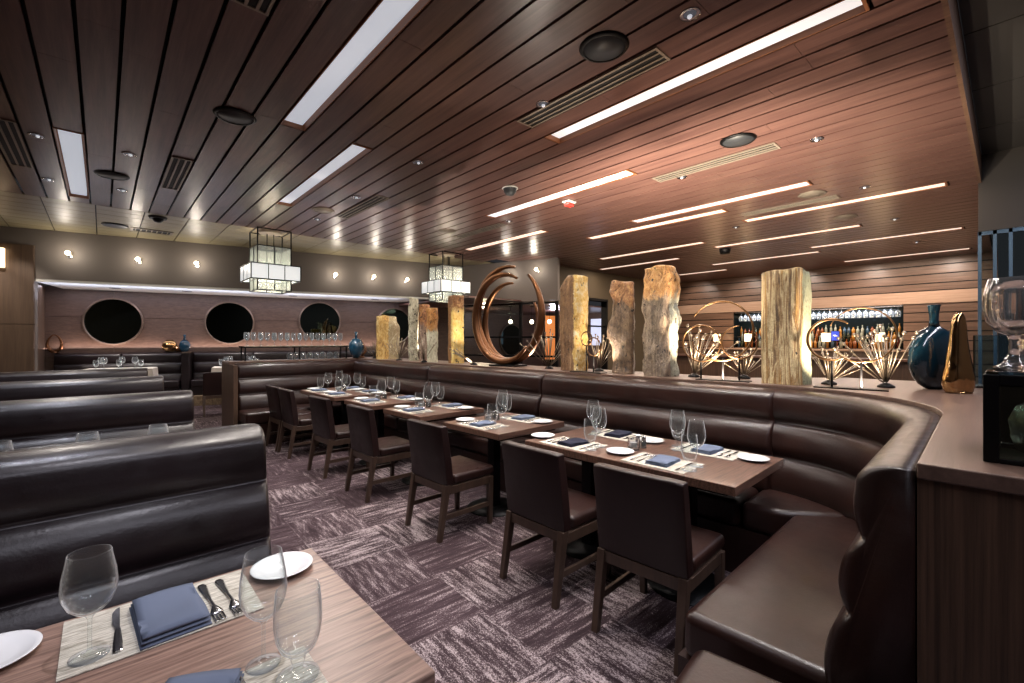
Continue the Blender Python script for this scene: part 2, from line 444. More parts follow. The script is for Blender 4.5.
def wallbox(u0, u1, d0, d1, z0, z1, mb=None):
    mb = mb or MB()
    c = [bw(u0,d0), bw(u1,d0), bw(u1,d1), bw(u0,d1)]
    return mb.add([(p[0],p[1],z0) for p in c]+[(p[0],p[1],z1) for p in c], [(0,3,2,1),(4,5,6,7),(0,1,5,4),(1,2,6,5),(2,3,7,6),(3,0,4,7)])
SOF = 2.66; REC = 1.45
UL = ub(35)[0]; UE = 9.15
struct('wall_back', wallbox(UL, UE, 0, .12, SOF, CEIL), M['wall_taupe'])
struct('trim_2', wallbox(UL, UE, .005, REC, SOF-.05, SOF), M['white_plastic'])
panels = MB()
ur0 = ub(45, REC)[0]
ms = [ub(114, REC), ub(230, REC), ub(320, REC), ub(394, REC)]
cuts_u = [ur0-.3] + [m_[0] for m_ in ms] + [UE+.6]
for a, b_ in zip(cuts_u, cuts_u[1:]):
    wallbox(a+.004, b_-.004, REC, REC+.05, 0, 2.0, panels); wallbox(a+.004, b_-.004, REC, REC+.05, 2.008, SOF, panels)
wallbox(ur0-.3, UE+.6, REC+.05, REC+.1, 0, SOF, panels)
struct('wall_recess', panels, M['wall_wood'])
struct('wall_recess_side', MB().prism([bw(UL,0)[:2], bw(ur0,REC)[:2], bw(ur0-.05,REC)[:2], bw(UL-.05,0)[:2]], 0, SOF), M['panel_wood'])
dnl = []
pier = MB()
wallbox(UL-4.2, UL, -.06, 0, .0, 1.79, pier); wallbox(UL-4.2, UL, -.06, 0, 1.80, 3.28, pier)
struct('wall_pier', pier, M['panel_wood'])
struct('wall_pier_top', wallbox(UL-4.2, UL, 0, .12, 0, CEIL), M['wall_taupe'])
# turned wall at the far corner, over an opening
C0 = Vector(bw(UE, 0)[:2]); C1 = Vector((8.6, 7.75))
cu = (C1-C0).normalized(); cn = Vector((cu.y, -cu.x))
if cn.x > 0: cn = -cn
def cw(u, d, z=0):
    p = C0 + cu*u - cn*d
    return (p.x, p.y, z)
def cbox(u0, u1, d0, d1, z0, z1, mb=None):
    mb = mb or MB(); c = [cw(u0,d0), cw(u1,d0), cw(u1,d1), cw(u0,d1)]
    return mb.add([(p[0],p[1],z0) for p in c]+[(p[0],p[1],z1) for p in c], [(0,3,2,1),(4,5,6,7),(0,1,5,4),(1,2,6,5),(2,3,7,6),(3,0,4,7)])
CLEN = (C1-C0).length
struct('wall_corner', cbox(0, CLEN, 0, .14, 2.52, CEIL), M['wall_taupe'])
struct('wall_olive', MB().box(9.75, 10.75, 8.54, 8.7, 0, CEIL).box(11.75, 15.75, 8.54, 8.7, 0, CEIL).box(10.75, 11.75, 8.54, 8.7, 2.75, CEIL), M['wall_olive'])
struct('wall_olive_return', MB().box(8.6, 9.75, 8.54, 8.7, 2.52, CEIL), M['wall_olive'])
struct('ceiling_lobby', MB().box(6.5, 14, 8.7, 15.4, 2.52, 2.56), M['ceil_wood'])
struct('wall_lobby', MB().box(6.5, 14, 13.4, 13.5, 0, 2.52), M['wall_wood'])
struct('wall_lobby_side', MB().box(13.9, 14, 8.7, 13.4, 0, 2.52), M['wall_wood'])
# bar wall of wide boards with a niche
BX = 15.7; NY0, NY1, NZ0, NZ1 = 1.9, 6.25, 1.24, 2.45
bb = MB()
z = 0
edges = [0,.3,.6,.9,1.22,1.47,1.71,1.95,2.19,2.43,2.75,2.94,3.17,3.4,CEIL+.02]
for a, b_ in zip(edges, edges[1:]):
    if b_ > NZ0+.02 and a < NZ1-.03:
        bb.box(BX, BX+.05, .2, NY0, a+.028, b_); bb.box(BX, BX+.05, NY1, 8.54, a+.028, b_)
    elif abs(a-2.43) < .01: continue
    else: bb.box(BX, BX+.05, .2, 8.54, a+.028, b_)
struct('wall_bar', bb, M['bar_wood'])
struct('wall_bar_backing', MB().box(BX+.02, BX+.05, .2, NY0, 0, CEIL).box(BX+.02, BX+.05, NY1, 8.54, 0, CEIL).box(BX+.02, BX+.05, NY0, NY1, NZ1, CEIL), M['dark_gap'])
struct('trim_3', MB().box(BX-.03, BX+.02, .2, 8.54, 2.44, 2.75), M['copper'])
struct('wall_bar_niche', MB().box(BX+.42, BX+.45, NY0, NY1, NZ0, NZ1).box(BX+.05, BX+.45, NY0-.03, NY0, NZ0, NZ1).box(BX+.05, BX+.45, NY1, NY1+.03, NZ0, NZ1).box(BX+.05, BX+.45, NY0, NY1, NZ1, NZ1+.03), M['bluepane'] if False else mat('smoky niche mirror', '#1c2426', .15, metal=.4))
# right-hand side: bulkhead and glazed screen
struct('wall_bulkhead', MB().box(8.7, 8.85, -2.6, Y0, 2.95, 3.99), mat('grey bulkhead', '#302c2a', .6))
gs = MB()
for y in (-.02, .12, .26): gs.box(8.72, 8.78, y, y+.035, 0, 2.95)
gs.box(8.72, 8.78, -.6, .29, 2.9, 2.95)
struct('window_1_frame', gs, mat('blued steel', '#6f8aa0', .25, metal=.8))
struct('window_1', MB().box(8.74, 8.76, -2.4, .29, 0, 2.9), M['pane'])
struct('wall_right', MB().box(8.9, BX+.1, -.9, -.8, 0, CEIL), mat('dark red brown wall', '#3a2422', .6))
struct('wall_rear', MB().box(-3.4, 8.9, -3.05, -2.95, 0, 4.0), mat('rear wall paint', '#4a423c', .6))
struct('wall_left', MB().box(-3.4, -3.3, -3, 13.6, 0, 4.0), M['panel_wood'])

# ------------------------------------------------------------------ lights helpers
def area(name, loc, sx, sy, power, col='#ffffff', rot=(0,0,0)):
    L = bpy.data.lights.new(name, 'AREA'); L.shape = 'RECTANGLE'; L.size = sx; L.size_y = sy; L.energy = power; L.color = lin(col)[:3]
    o = bpy.data.objects.new(name, L); COL.objects.link(o); o.location = loc; o.rotation_euler = rot
    return o
def spot(name, loc, target, power, col='#fff0dc', angle=70, blend=.6, radius=.03):
    L = bpy.data.lights.new(name, 'SPOT'); L.energy = power; L.color = lin(col)[:3]; L.spot_size = math.radians(angle); L.spot_blend = blend; L.shadow_soft_size = radius
    o = bpy.data.objects.new(name, L); COL.objects.link(o); o.location = loc
    o.rotation_euler = (Vector(target)-Vector(loc)).to_track_quat('-Z', 'Y').to_euler()
    return o
def point(name, loc, power, col='#ffe0b8', radius=.04):
    L = bpy.data.lights.new(name, 'POINT'); L.energy = power; L.color = lin(col)[:3]; L.shadow_soft_size = radius
    o = bpy.data.objects.new(name, L); COL.objects.link(o); o.location = loc
    return o

# ================================================================== CEILING FIXTURES
ORD = ['first','second','third','fourth','fifth','sixth','seventh','eighth','ninth','tenth']
lab_l = ['short wide recessed strip light beside the corner slot vent near the beige panels',
 'widest recessed strip light, cut by the top of the picture, over the near booths',
 'recessed strip light ending by the beige panels, before the first lantern chandelier',
 'long bright recessed strip light over the banquette curve beside the slot vent',
 'recessed strip light over the bronze ring, beside the red strobe',
 'warm strip light in front of the tallest mottled stone, nearest of the bar side',
 'strip light running up beside the second bar-side strip, over the notched stone',
 'strip light reaching the second lantern chandelier from the bronze ring',
 'long warm strip light ending by the dark side fascia, over the striped stone',
 'warm strip light whose near end sits by a round ceiling speaker over the bar',
 'thin strip light above the smallest gap between mottled and notched stones',
 'thin lower strip light just above the notched stone by the olive wall',
 'thin warm strip light second from the bar boards at the dark fascia end',
 'thin strip light above the copper band, meeting the striped stone',
 'last strip light just under the ceiling at the bar wall boards',
 'short strip stub beside the tall mottled stone at the bar wall']
for (x, a, b_, w), lb in zip(LIGHTS, lab_l):
    k = slot(x); xa, xb = PH+k*PITCH, PH+(k+1)*PITCH
    t = thing('ceiling_light', lb, 'ceiling light', ((xa+xb)/2, (a+b_)/2, CEIL), 0, 'recessed linear ceiling lights')
    hw = .105; L = (b_-a)/2
    MB().box(-hw-.008, -hw, -L-.02, L+.02, -.004, .1).box(hw, hw+.008, -L-.02, L+.02, -.004, .1).box(-hw, hw, -L-.02, -L, -.004, .1).box(-hw, hw, L, L+.02, -.004, .1).box(-hw, hw, -L, L, .092, .1).build('housing', M['trough'], t)
    MB().box(-.085, .085, -L+.01, L-.01, .004 if w or x > 4 else .035, .088).build('diffuser', M['diffuser_warm' if w else 'diffuser'], t)
    p = 46 if not w else 60
    area('strip_lamp', ((xa+xb)/2, (a+b_)/2, CEIL-.003), .16, b_-a-.04, p*(b_-a)/2.7, '#fff4ea' if not w else '#ffe6cf')
vl = ['slot vent beside the long strip over the banquette curve','slot vent beside the second round speaker, toward the bar','short slot vent between a strip and the first chandelier side, in dark planks','slot vent cut by the picture edge beside the short wide strip',
 'small slot vent beyond the strip near the white ceiling speaker','slot vent cut by the top edge of the picture','slot vent beyond the red strobe, toward the second chandelier','dark slot vent between two warm strips over the bar']
for (x, a, b_), lb in zip(VENTS, vl):
    k = slot(x); xc = PH+(k+.5)*PITCH; L = (b_-a)/2
    t = thing('slot_vent', lb, 'vent', (xc, (a+b_)/2, CEIL), 0, 'ceiling slot vents')
    f = MB()
    for xx in (-.1, -.035, .03, .085): f.box(xx, xx+.018 if abs(xx) < .09 else xx+.022, -L, L, -.012, -.001)
    f.box(-.1, .107, -L-.02, -L, -.012, -.001).box(-.1, .107, L, L+.02, -.012, -.001)
    f.build('frame', M['vent'], t)
    MB().box(-.098, .1, -L, L, -.003, -.001).build('slots', M['dark_gap'], t)
def speaker(px, py, lb, m='grille', r=.165):
    x, y = P(px, py, CEIL)
    t = thing('ceiling_speaker', lb, 'speaker', (x, y, CEIL), 0, 'round ceiling speakers')
    MB().lathe([(r-.018,-.018),(r,-.014),(r+.012,-.002),(r-.02,-.001)], 32).build('rim', M['black' if m == 'grille' else 'vent'], t, smooth=True)
    MB().lathe([(0,-.016),(r-.02,-.014),(r-.02,-.005),(0,-.005)], 32).build('grille', M[m], t, smooth=True)
speaker(604, 47, 'largest round black ceiling speaker, beside the slot vent over the curve')
speaker(738, 140, 'round black ceiling speaker by the vent toward the bar')
speaker(235, 116, 'round black ceiling speaker beside the widest strip light')
speaker(112, 175, 'round ceiling speaker beside the short wide strip light')
speaker(323, 210, 'pale round ceiling speaker near the small far vent', 'vent')
speaker(447, 231, 'pale round ceiling speaker in front of the second lantern chandelier', 'vent')
speaker(812, 194, 'warm lit round speaker between the strips over the bar', 'vent')
speaker(845, 217, 'farther warm lit round speaker at a strip end over the bar', 'vent')
DL = [(543,104,'between the widest strip and the slot vent over the curve'),(690,14,'beside the largest round speaker, near the picture top'),(418,162,'midway along the dark planks before the black dome'),(817,139,'near the dark fascia, above the striped stone'),
      (129,154,'above the speaker by the short wide strip'),(122,190,'below the speaker by the short wide strip'),(36,135,'beside the corner slot vent'),(48,179,'between the corner vent end and the beige panels'),(317,219,'just beyond the pale far speaker'),
      (356,197,'beside the end of the small far slot vent'),(682,177,'at the end of the vent toward the bar'),(865,187,'between the warm strips near the dark fascia'),(736,227,'between two strips over the striped stone'),(895,219,'beyond the warm strips by the fascia end'),(509,221,'at the near end of the vent beyond the strobe'),(917,242,'beside the last strips at the bar wall')]
proto = None
for px, py, w in DL:
    x, y = P(px, py, CEIL); lb = 'small recessed downlight ' + w
    if proto is None:
        proto = t = thing('downlight', lb, 'downlight', (x,y,CEIL), 0, 'small recessed downlights')
        MB().lathe([(.042,-.003),(.062,-.008),(.065,-.002),(.042,-.001)], 24).build('trim_ring', M['steel'], t, smooth=True)
        MB().lathe([(0,-.002),(.04,-.002),(.04,-.0005),(0,-.0005)], 20).build('lens', mat('downlight lens', '#3a3d42', .15, emit='#dfe8ff', es=.05), t)
        MB().sphere((.012,.008,-.006), .016, 10, 6).build('lamp', mat('downlight lamp', '#eef2ff', .3, emit='#f4f6ff', es=.5), t, smooth=True)
    else: dup(proto, (x,y,CEIL), 0, lb)
x, y = P(510, 188, CEIL)
t = thing('smoke_detector', 'black domed detector hanging from the planks before the strobe', 'detector', (x,y,CEIL))
MB().lathe([(0,-.11),(.05,-.1),(.085,-.06),(.09,-.02),(.1,-.015),(.1,-.001),(0,-.001)], 24).build('dome', M['grille'], t, smooth=True)
MB().lathe([(.1,-.016),(.11,-.012),(.11,-.001),(.1,-.001)], 24).build('mounting_ring', M['white_plastic'], t)
x, y = P(725, 249, CEIL)
t = thing('ceiling_speaker', 'small black drum fixture hanging among the bar strips', 'speaker', (x,y,CEIL))
MB().lathe([(0,-.12),(.1,-.115),(.12,-.05),(.12,-.001),(0,-.001)], 20).build('drum', M['black'], t, smooth=True)
MB().lathe([(.12,-.012),(.13,-.01),(.13,-.001),(.12,-.001)], 20).build('collar', M['grille'], t)
x, y = P(569, 201, CEIL)
t = thing('ceiling_strobe', 'red lensed alarm strobe on the planks beside a strip light', 'alarm', (x,y,CEIL))
MB().box(-.09,.09,-.07,.07,-.03,-.001).build('housing', M['white_plastic'], t, bevel=.012)
MB().box(-.07,.07,-.05,.05,-.085,-.03).build('lens', M['red'], t, bevel=.02)

x, y = P(115, 225, CEIL)
t = thing('ceiling_speaker', 'flat dark ceiling disc on the beige panels by the second sconce', 'speaker', (x,y,CEIL))
MB().lathe([(0,-.03),(.17,-.025),(.19,-.012),(.19,-.001),(0,-.001)], 28).build('grille', M['grille'], t, smooth=True)
x, y = P(158, 217, CEIL)
t = thing('ceiling_camera', 'black domed camera where the dark planks meet the beige panels', 'camera', (x,y,CEIL))
MB().lathe([(0,-.1),(.05,-.09),(.08,-.05),(.085,-.035)], 20).build('dome', M['black'], t, smooth=True)
MB().lathe([(.0,-.036),(.12,-.034),(.13,-.001),(0,-.001)], 24).build('mount', M['grille'], t)
x, y = P(152, 231, CEIL)
t = thing('ceiling_register', 'rectangular louvred air register in the beige ceiling panels', 'vent', (x,y,CEIL))
MB().box(-.32,-.28,-.16,.16,-.015,-.001).box(.28,.32,-.16,.16,-.015,-.001).box(-.28,.28,-.16,-.12,-.015,-.001).box(-.28,.28,.12,.16,-.015,-.001).build('frame', M['vent'], t)
MB().box(-.28,.28,-.12,.12,-.003,-.001).build('slots', M['dark_gap'], t)
b = MB()
for k in range(7): b.box(-.25+.08*k,-.235+.08*k,-.12,.12,-.012,-.0035)
b.build('louvres', M['tile'], t)
# lantern chandeliers
def chandelier(loc, lb):
    t = thing('lantern_chandelier', lb, 'chandelier', loc, 0, 'stepped glass lanterns')
    s = .29; z0, z1, zc = -1.16, -.33, -.001
    b = MB()
    for sx in (-1,1):
        for sy in (-1,1): b.cbox((sx*s, sy*s, (z0+zc)/2), (.02,.02,zc-z0))
    for z in (z0, z1, zc-.01, -.68, -.96):
        for q in (-1,1): b.box(-s,s,q*s-.009,q*s+.009,z-.009,z+.009); b.box(q*s-.009,q*s+.009,-s,s,z-.009,z+.009)
    for q in (-1,1): b.box(-.008,.008,q*s-.009,q*s+.009,z0,z1); b.box(q*s-.009,q*s+.009,-.008,.008,z0,z1)
    b.build('frame', M['black'], t)
    for i in range(4):
        g = MB()
        lo, hi = -s+.012, s-.012
        if i == 0: g.box(lo,hi,-s-.003,-s+.003,z0+.01,z1-.01)
        if i == 1: g.box(lo,hi,s-.003,s+.003,z0+.01,z1-.01)
        if i == 2: g.box(-s-.003,-s+.003,lo,hi,z0+.01,z1-.01)
        if i == 3: g.box(s-.003,s+.003,lo,hi,z0+.01,z1-.01)
        g.build('glass_panel', M['lantern'], t)
    r = .425; za, zb = -.97, -.69
    f = MB()
    for sx in (-1,1):
        for sy in (-1,1): f.cbox((sx*r, sy*r, (za+zb)/2), (.018,.018,zb-za))
    for z in (za, zb):
        for q in (-1,1): f.box(-r,r,q*r-.009,q*r+.009,z-.009,z+.009); f.box(q*r-.009,q*r+.009,-r,r,z-.009,z+.009)
    for q in (-1,1):
        for e in (-.14,.14): f.box(e-.007,e+.007,q*r-.009,q*r+.009,za,zb); f.box(q*r-.009,q*r+.009,e-.007,e+.007,za,zb)
    rg = f.build('ring_frame', M['black'], t)
    for i in range(4):
        g = MB(); lo, hi = -r+.012, r-.012
        if i == 0: g.box(lo,hi,-r-.003,-r+.003,za,zb)
        if i == 1: g.box(lo,hi,r-.003,r+.003,za,zb)
        if i == 2: g.box(-r-.003,-r+.003,lo,hi,za,zb)
        if i == 3: g.box(r-.003,r+.003,lo,hi,za,zb)
        g.build('ring_glass', M['lantern_ring'], rg)
    MB().lathe([(0,-.05),(.2,-.045),(.22,-.002),(0,-.001)], 24).build('canopy', M['vent'], t)
    MB().bar((-.06,0,-.05),(-.06,0,-.8),.008).bar((.06,0,-.05),(.06,0,-.8),.008).build('stem', M['black'], t)
    for i in range(4):
        a = i*PI/2+.4
        MB().sphere((.11*math.cos(a),.11*math.sin(a),-.82), .05, 10, 7).build('bulb', M['shade'], t, smooth=True)
    point('lantern_lamp', (loc[0], loc[1], loc[2]-.82), 55, '#ffeccf', .12)
    return t
chandelier((2.42, 9.65, CEIL), 'stepped glass lantern chandelier over the near end of the back wall')
chandelier((6.22, 9.26, CEIL), 'smaller looking stepped glass lantern chandelier above the far stone pillars')

# ================================================================== BACK WALL
def onwall(px, py, d=0):
    u, s = ub(px, d); return u, zat(py, s)
proto = None
sc_lab = ['nearest the wood pier','second from the wood pier','third from the wood pier, before the first chandelier','first past the first chandelier','second past the first chandelier','third past the first chandelier']
def sconce(loc, rz, lb):
    global proto
    if proto is None:
        proto = t = thing('wall_sconce', lb, 'wall lamp', loc, rz, 'small bulb sconces on the taupe wall')
        MB().lathe([(0,0),(.035,0),(.035,.012),(0,.014)], 16).build('backplate', M['steel'], t)
        t.children[0].rotation_euler = (PI/2,0,0)
        MB().tube([(0,-.01,0),(0,-.06,.01),(0,-.1,.03)], .008).build('arm', M['steel'], t, smooth=True)
        MB().sphere((0,-.12,.045), .042, 14, 10).build('bulb', M['bulb'], t, smooth=True)
    else: dup(proto, loc, rz, lb)
for (px, py), w in zip([(70,254),(139,260),(197,264),(335,275),(373,277),(406,280)], sc_lab):
    u, z = onwall(px, py)
    p = bw(u, 0, z-.045); sconce(p, WANG, 'bright bare-bulb sconce on the taupe band, ' + w)
    q = bw(u, -.3, z); point('sconce_lamp', q, 7, '#fff2e2', .05)
for (px, py), w in zip([(511,275),(538,270)], ['over the bronze ring opening','nearest the olive wall']):
    r = Vector(ray(px)); det = cu.x*(-r.y)+cu.y*r.x; u = ((-C0.x)*(-r.y)+(-C0.y)*r.x)/det; s = (cu.x*(-C0.y)-cu.y*(-C0.x))/det
    z = zat(py, s); sconce(cw(u, 0, z-.045), math.atan2(cu.y, cu.x), 'bright bare-bulb sconce on the turned taupe wall, ' + w)
    point('sconce_lamp', cw(u, -.3, z), 7, '#fff2e2', .05)
# pier lantern at the picture edge
u, z = onwall(2, 258, -.06)
t = thing('wall_lantern', 'white lit wall lantern on the wood pier at the picture edge', 'wall lamp', bw(u, -.06, z-.18), WANG)
MB().box(-.05,.05,-.1,-.02,0,.36).build('shade', M['shade'], t, bevel=.01)
MB().box(-.03,.03,-.02,0,.08,.28).build('backplate', M['black'], t)
# round mirrors
names = ['nearest the wood pier','second from the wood pier, by the bronze and blue vases','third from the wood pier, over the row of stemware','farthest, half hidden by the first stone']
for i, ((u, s), w) in enumerate(zip(ms, names)):
    zc = zat((321.5,323,321.5,326)[i], s)
    R = .5
    t = thing('round_mirror', 'round framed wall mirror, ' + w, 'mirror', bw(u, REC-.012, zc), WANG, 'round wall mirrors')
    f = MB().lathe([(R-.0,0),(R+.035,.0),(R+.035,.05),(R+.012,.06),(R,.05)], 48); f.build('frame', M['mirror_rim'], t, smooth=False)
    g = MB().lathe([(0,0),(R,0),(R,.012),(0,.012)], 48); g.build('glass', M['mirror'], t)
    for c in t.children: c.rotation_euler = (PI/2,0,0)
# light under the soffit
sm = [bw(ub(x, REC*.6)[0], REC*.6, SOF-.06) for x in (60, 140, 220, 300, 380)]
for p in sm: area('soffit_lamp', p, 1.6, .3, 7, '#f6efff', (0,0,WANG))
area('bench_top_lamp', bw(ub(220,REC)[0], REC-.09, 1.31), 8.6, .05, 34, '#ffe2d4', (PI,0,WANG))
area('soffit_fill_lamp', bw(ub(220,.4)[0], .25, SOF-.4), 8.0, .2, 36, '#dfe6ff', (PI,0,WANG))  # unseen lamp added below the soffit to brighten its underside
# recessed lights in the soffit
proto2 = None
for px, py, w in [(115,286,'nearest the pier'),(187,290,'second from the pier'),(293,294,'third from the pier'),(375,298,'farthest, over the first stone')]:
    u, s = ub(px, .7); p = bw(u, .7, SOF-.05)
    lb = 'small round recessed light in the white soffit, ' + w
    if proto2 is None:
        proto2 = t = thing('soffit_downlight', lb, 'downlight', p, 0, 'recessed lights of the white soffit')
        MB().lathe([(.08,-.004),(.1,-.006),(.1,-.001),(.08,-.001)], 20).build('trim_ring', M['steel'], t)
        MB().lathe([(0,-.004),(.08,-.004),(.08,-.001),(0,-.001)], 20).build('lens', M['grille'], t)
    else: dup(proto2, p, 0, lb)

# ---------------- upholstery section
def section(f, levels, d_top, d_low, bulge, back=0.0, inset=.012):
    pts = []; h0, hT = levels[0], levels[-1]
    base = lambda h: d_low + (d_top-d_low)*(h-h0)/(hT-h0)
    for k in range(len(levels)-1):
        a, b_ = levels[k], levels[k+1]; last = k == len(levels)-2
        n = 10
        for i in range(n+1):
            u = i/n
            if last:
                if u > .62: break
                uu = u*.75
            else: uu = u
            bl = bulge*(1-abs(2*uu-1)**2.6)
            h = a+(b_-a)*u
            pts.append((base(h)-inset*(1-f) + bl*(f if f > 0 else 0), h))
        if last:
            d1, h1 = pts[-1]
            for i in range(1, 9):
                an = PI/2*i/8
                pts.append((back+(d1-back)*math.cos(an)**.75 if i < 8 else back, h1+(b_-h1)*math.sin(an)**.75 - inset*.5*(1-f)))
    pts.append((back, h0))
    return pts
def back_panel(path, levels, d_top, d_low, bulge=.05, ends=(1,1), rnd=.035):
    """path: (x, y, nx, ny, s); s is the length along the path"""
    rings = []; S0, S1 = path[0][4], path[-1][4]
    for x, y, nx, ny, s in path:
        f = 1.0
        if ends[0]: f = min(f, (s-S0)/rnd)
        if ends[1]: f = min(f, (S1-s)/rnd)
        f = max(0, min(1, f)); f = math.sqrt(1-(1-f)**2)
        rings.append([(x+nx*d, y+ny*d, h) for d, h in section(f, levels, d_top, d_low, bulge)])
    return MB().loft(rings)
def straight(a, b_, n, rnd=.035):
    a = Vector(a); b_ = Vector(b_); L = (b_-a).length
    ss = sorted(set([0, rnd*.08, rnd*.25, rnd*.5, rnd, L*.25, L*.5, L*.75, L-rnd, L-rnd*.5, L-rnd*.25, L-rnd*.08, L]))
    return [(*(a+(b_-a)*(s/L)), n[0], n[1], s) for s in ss]
LV = [.42, .69, .92, 1.15]

# ---------------- left booths
YB = 2.12
def booth(k, lb):
    yb = YB + 1.75*k; xr = .485-.02*k; xl = -2.6
    t = thing('booth_bench', lb, 'booth', (xr, yb, 0), 0, 'rows of back-to-back leather booths')
    m = M['leather_dark']; W = xl-xr
    lv = [.42,.505,.727,.94,1.15]
    lv = [.46,.735,.945,1.15]
    back_panel(straight((W,0),(0,0),(0,-1), .02), lv, .10, .25, .04, ends=(0,1), rnd=.02).build('backrest', m, t, smooth=True)
    back_panel(straight((W,.001),(0,.001),(0,1)), lv, .05, .2, .04, ends=(0,1)).build('rear_backrest', m, t, smooth=True)
    MB().box(W, 0, -.72, -.14, .30, .47).build('seat', m, t, bevel=.045, seg=4)
    MB().box(W, 0, .14, .62, .30, .47).build('rear_seat', m, t, bevel=.045, seg=4)
    MB().box(W, -.01, -.68, .58, .0, .30).build('base', m, t)
    MB().box(W, -.005, -.13, .13, .3, .46).build('core', m, t)
booth(0, 'dark leather booth bench filling the corner behind the near dining table')
booth(1, 'dark leather booth bench in the second row behind the near table')
booth(2, 'dark leather booth bench in the third row, before the last one')
booth(3, 'dark leather booth bench in the farthest row, by the clothed tables')

# ---------------- long U banquette
bq = thing('banquette', 'long brown leather channel-back banquette curving round the room divider', 'banquette', ROWLOC, RT)
XB = 3.63; YF = 7.87; YN = .205; RAD = .92; YC = YN+RAD
pans = [straight((XB, YF),(XB,5.42),(-1,0)), straight((XB,5.41),(XB,3.29),(-1,0)), straight((XB,3.28),(XB,1.09),(-1,0))]
arc = []; s = 0
n = 44; La = RAD*PI/2; Lw = XB-RAD-1.60
for i in range(n+1):
    u = i/n; uu = u*La
    arc.append(uu)
tot = La + Lw
ss = sorted(set([0,.003,.009,.018,.035] + arc[1:] + [La+Lw*.5, tot-.035, tot-.018, tot-.009, tot-.003, tot]))
cp = []
for s in ss:
    if s <= La:
        a = s/RAD; cp.append((XB-RAD+RAD*math.cos(a), YC-RAD*math.sin(a), -math.cos(a), math.sin(a), s))
    else: cp.append((XB-RAD-(s-La), YN, 0, 1, s))
pans.append(cp)
pans.append(straight((1.68,YF),(XB-.01,YF),(0,-1)))
for i, p in enumerate(pans):
    lv = LV
    back_panel(p, lv, *((.10, .24, .045) if i != 3 else (.085, .19, .04))).build('back_panel', M['leather'], bq, smooth=True)
def fillet(poly, idx, r, n=8):
    out = []
    for i, p in enumerate(poly):
        if i not in idx: out.append(p); continue
        p = Vector(p); a = Vector(poly[i-1]); b_ = Vector(poly[(i+1)%len(poly)])
        u = (a-p).normalized(); w = (b_-p).normalized()
        ang = u.angle(w); rr = idx[i]; t = rr/math.tan(ang/2); c = p + (u+w).normalized()*(rr/math.sin(ang/2))
        s = p+u*t; e = p+w*t
        a0 = math.atan2(s.y-c.y, s.x-c.x); a1 = math.atan2(e.y-c.y, e.x-c.x)
        da = (a1-a0+PI)%(2*PI)-PI
        for k in range(n+1): out.append((c.x+rr*math.cos(a0+da*k/n), c.y+rr*math.sin(a0+da*k/n)))
    return out
XF = 3.0
sb = XB-.19
seats = [
    [(XF,5.42),(sb,5.42),(sb,YF-.75),(XF,YF-.75)], [(XF,3.29),(sb,3.29),(sb,5.41),(XF,5.41)], [(XF,1.15),(sb,1.15),(sb,3.28),(XF,3.28)],
    [(1.46,YF-.68),(XF+.1,YF-.68),(XF+.1,YF-.75+.0),(sb,YF-.75),(sb,YF-.19),(1.46,YF-.19)]]
seats[3] = [(1.67,YF-.69),(sb,YF-.69),(sb,YF-.19),(1.67,YF-.19)]
seats[0] = [(XF,5.42),(sb,5.42),(sb,YF-.70),(XF,YF-.70)]
arcb = [(XB-RAD+(RAD-.19)*math.cos(a), YC-(RAD-.19)*math.sin(a)) for a in [PI/2*i/16 for i in range(17)]]
# seam from inner corner to the arc at 50 degrees
ia = 8
inner = (XF+.04, YN+.665)
arc_in = [(inner[0]-.12+.16*math.cos(a), inner[1]+.12-.0-.16*math.sin(a)) for a in (0,)]
corner_piece = [(XF,1.14),(sb,1.14)] + arcb[1:ia+1] + [(inner[0]+.005, inner[1]-.0), (XF+.005, inner[1]+.10)]
wing_piece = [(inner[0]-.01, inner[1]-.01)] + [arcb[ia]] + arcb[ia+1:] + [(1.62, YN+.14),(1.62, YN+.665)]
for s_, sm_ in zip(seats + [corner_piece, wing_piece], range(6)):
    MB().prism(s_, .30, .475).build('seat_cushion', M['leather'], bq, bevel=.04, seg=4)
ap = MB()
ap.box(XF+.01, XB, 1.15, YF, 0, .30).box(1.68, XB, YF-.68, YF, 0, .30)
ap.prism([(XF+.01,1.15),(XB,1.15)] + [(XB-RAD+RAD*math.cos(a), YC-RAD*math.sin(a)) for a in [PI/2*i/14 for i in range(15)]] + [(1.625,YN),(1.625,YN+.68),(XF+.03,YN+.68)], 0, .30)
ap.build('apron', M['leather'], bq)
# corner filler where the two far backs meet
# ---------------- divider ledge (cabinet behind the banquette)
lg = thing('room_divider', 'oak topped room divider behind the banquette carrying stones and sculptures', 'divider', ROWLOC, RT)
XO = 4.8; YNO = -.85; LZ = 1.16
arco = [(XB-RAD+RAD*math.cos(a)+.004, YC-RAD*math.sin(a)-.004) for a in [PI/2*i/24 for i in range(25)]]
outline = [(XB+.004, YF+.004)] + arco + [(1.585, YN-.004),(1.585,YNO),(XO,YNO),(XO,.9),(4.18,1.5),(4.18,8.35),(1.61,8.35),(1.61,YF+.004)]
MB().prism(outline, LZ-.03, LZ+.012).build('ledge_top', M['ledge_wood'], lg, bevel=.004)
def inset_poly(p, q):
    return [(x + (q if x > 3 else -q)*0, y) for x, y in p]
MB().prism([(x-.012 if x > 4 else (x+.012 if x < 1.6 else x), y+.012 if y < -.7 else y) for x, y in outline], 0, LZ-.031).build('cabinet_body', M['cab_wood'], lg)
MB().prism([(1.61, YF-.26),(1.665,YF-.26),(1.665,YF+.003),(1.61,YF+.003)], 0, LZ-.03).build('end_post', M['cab_wood'], lg)

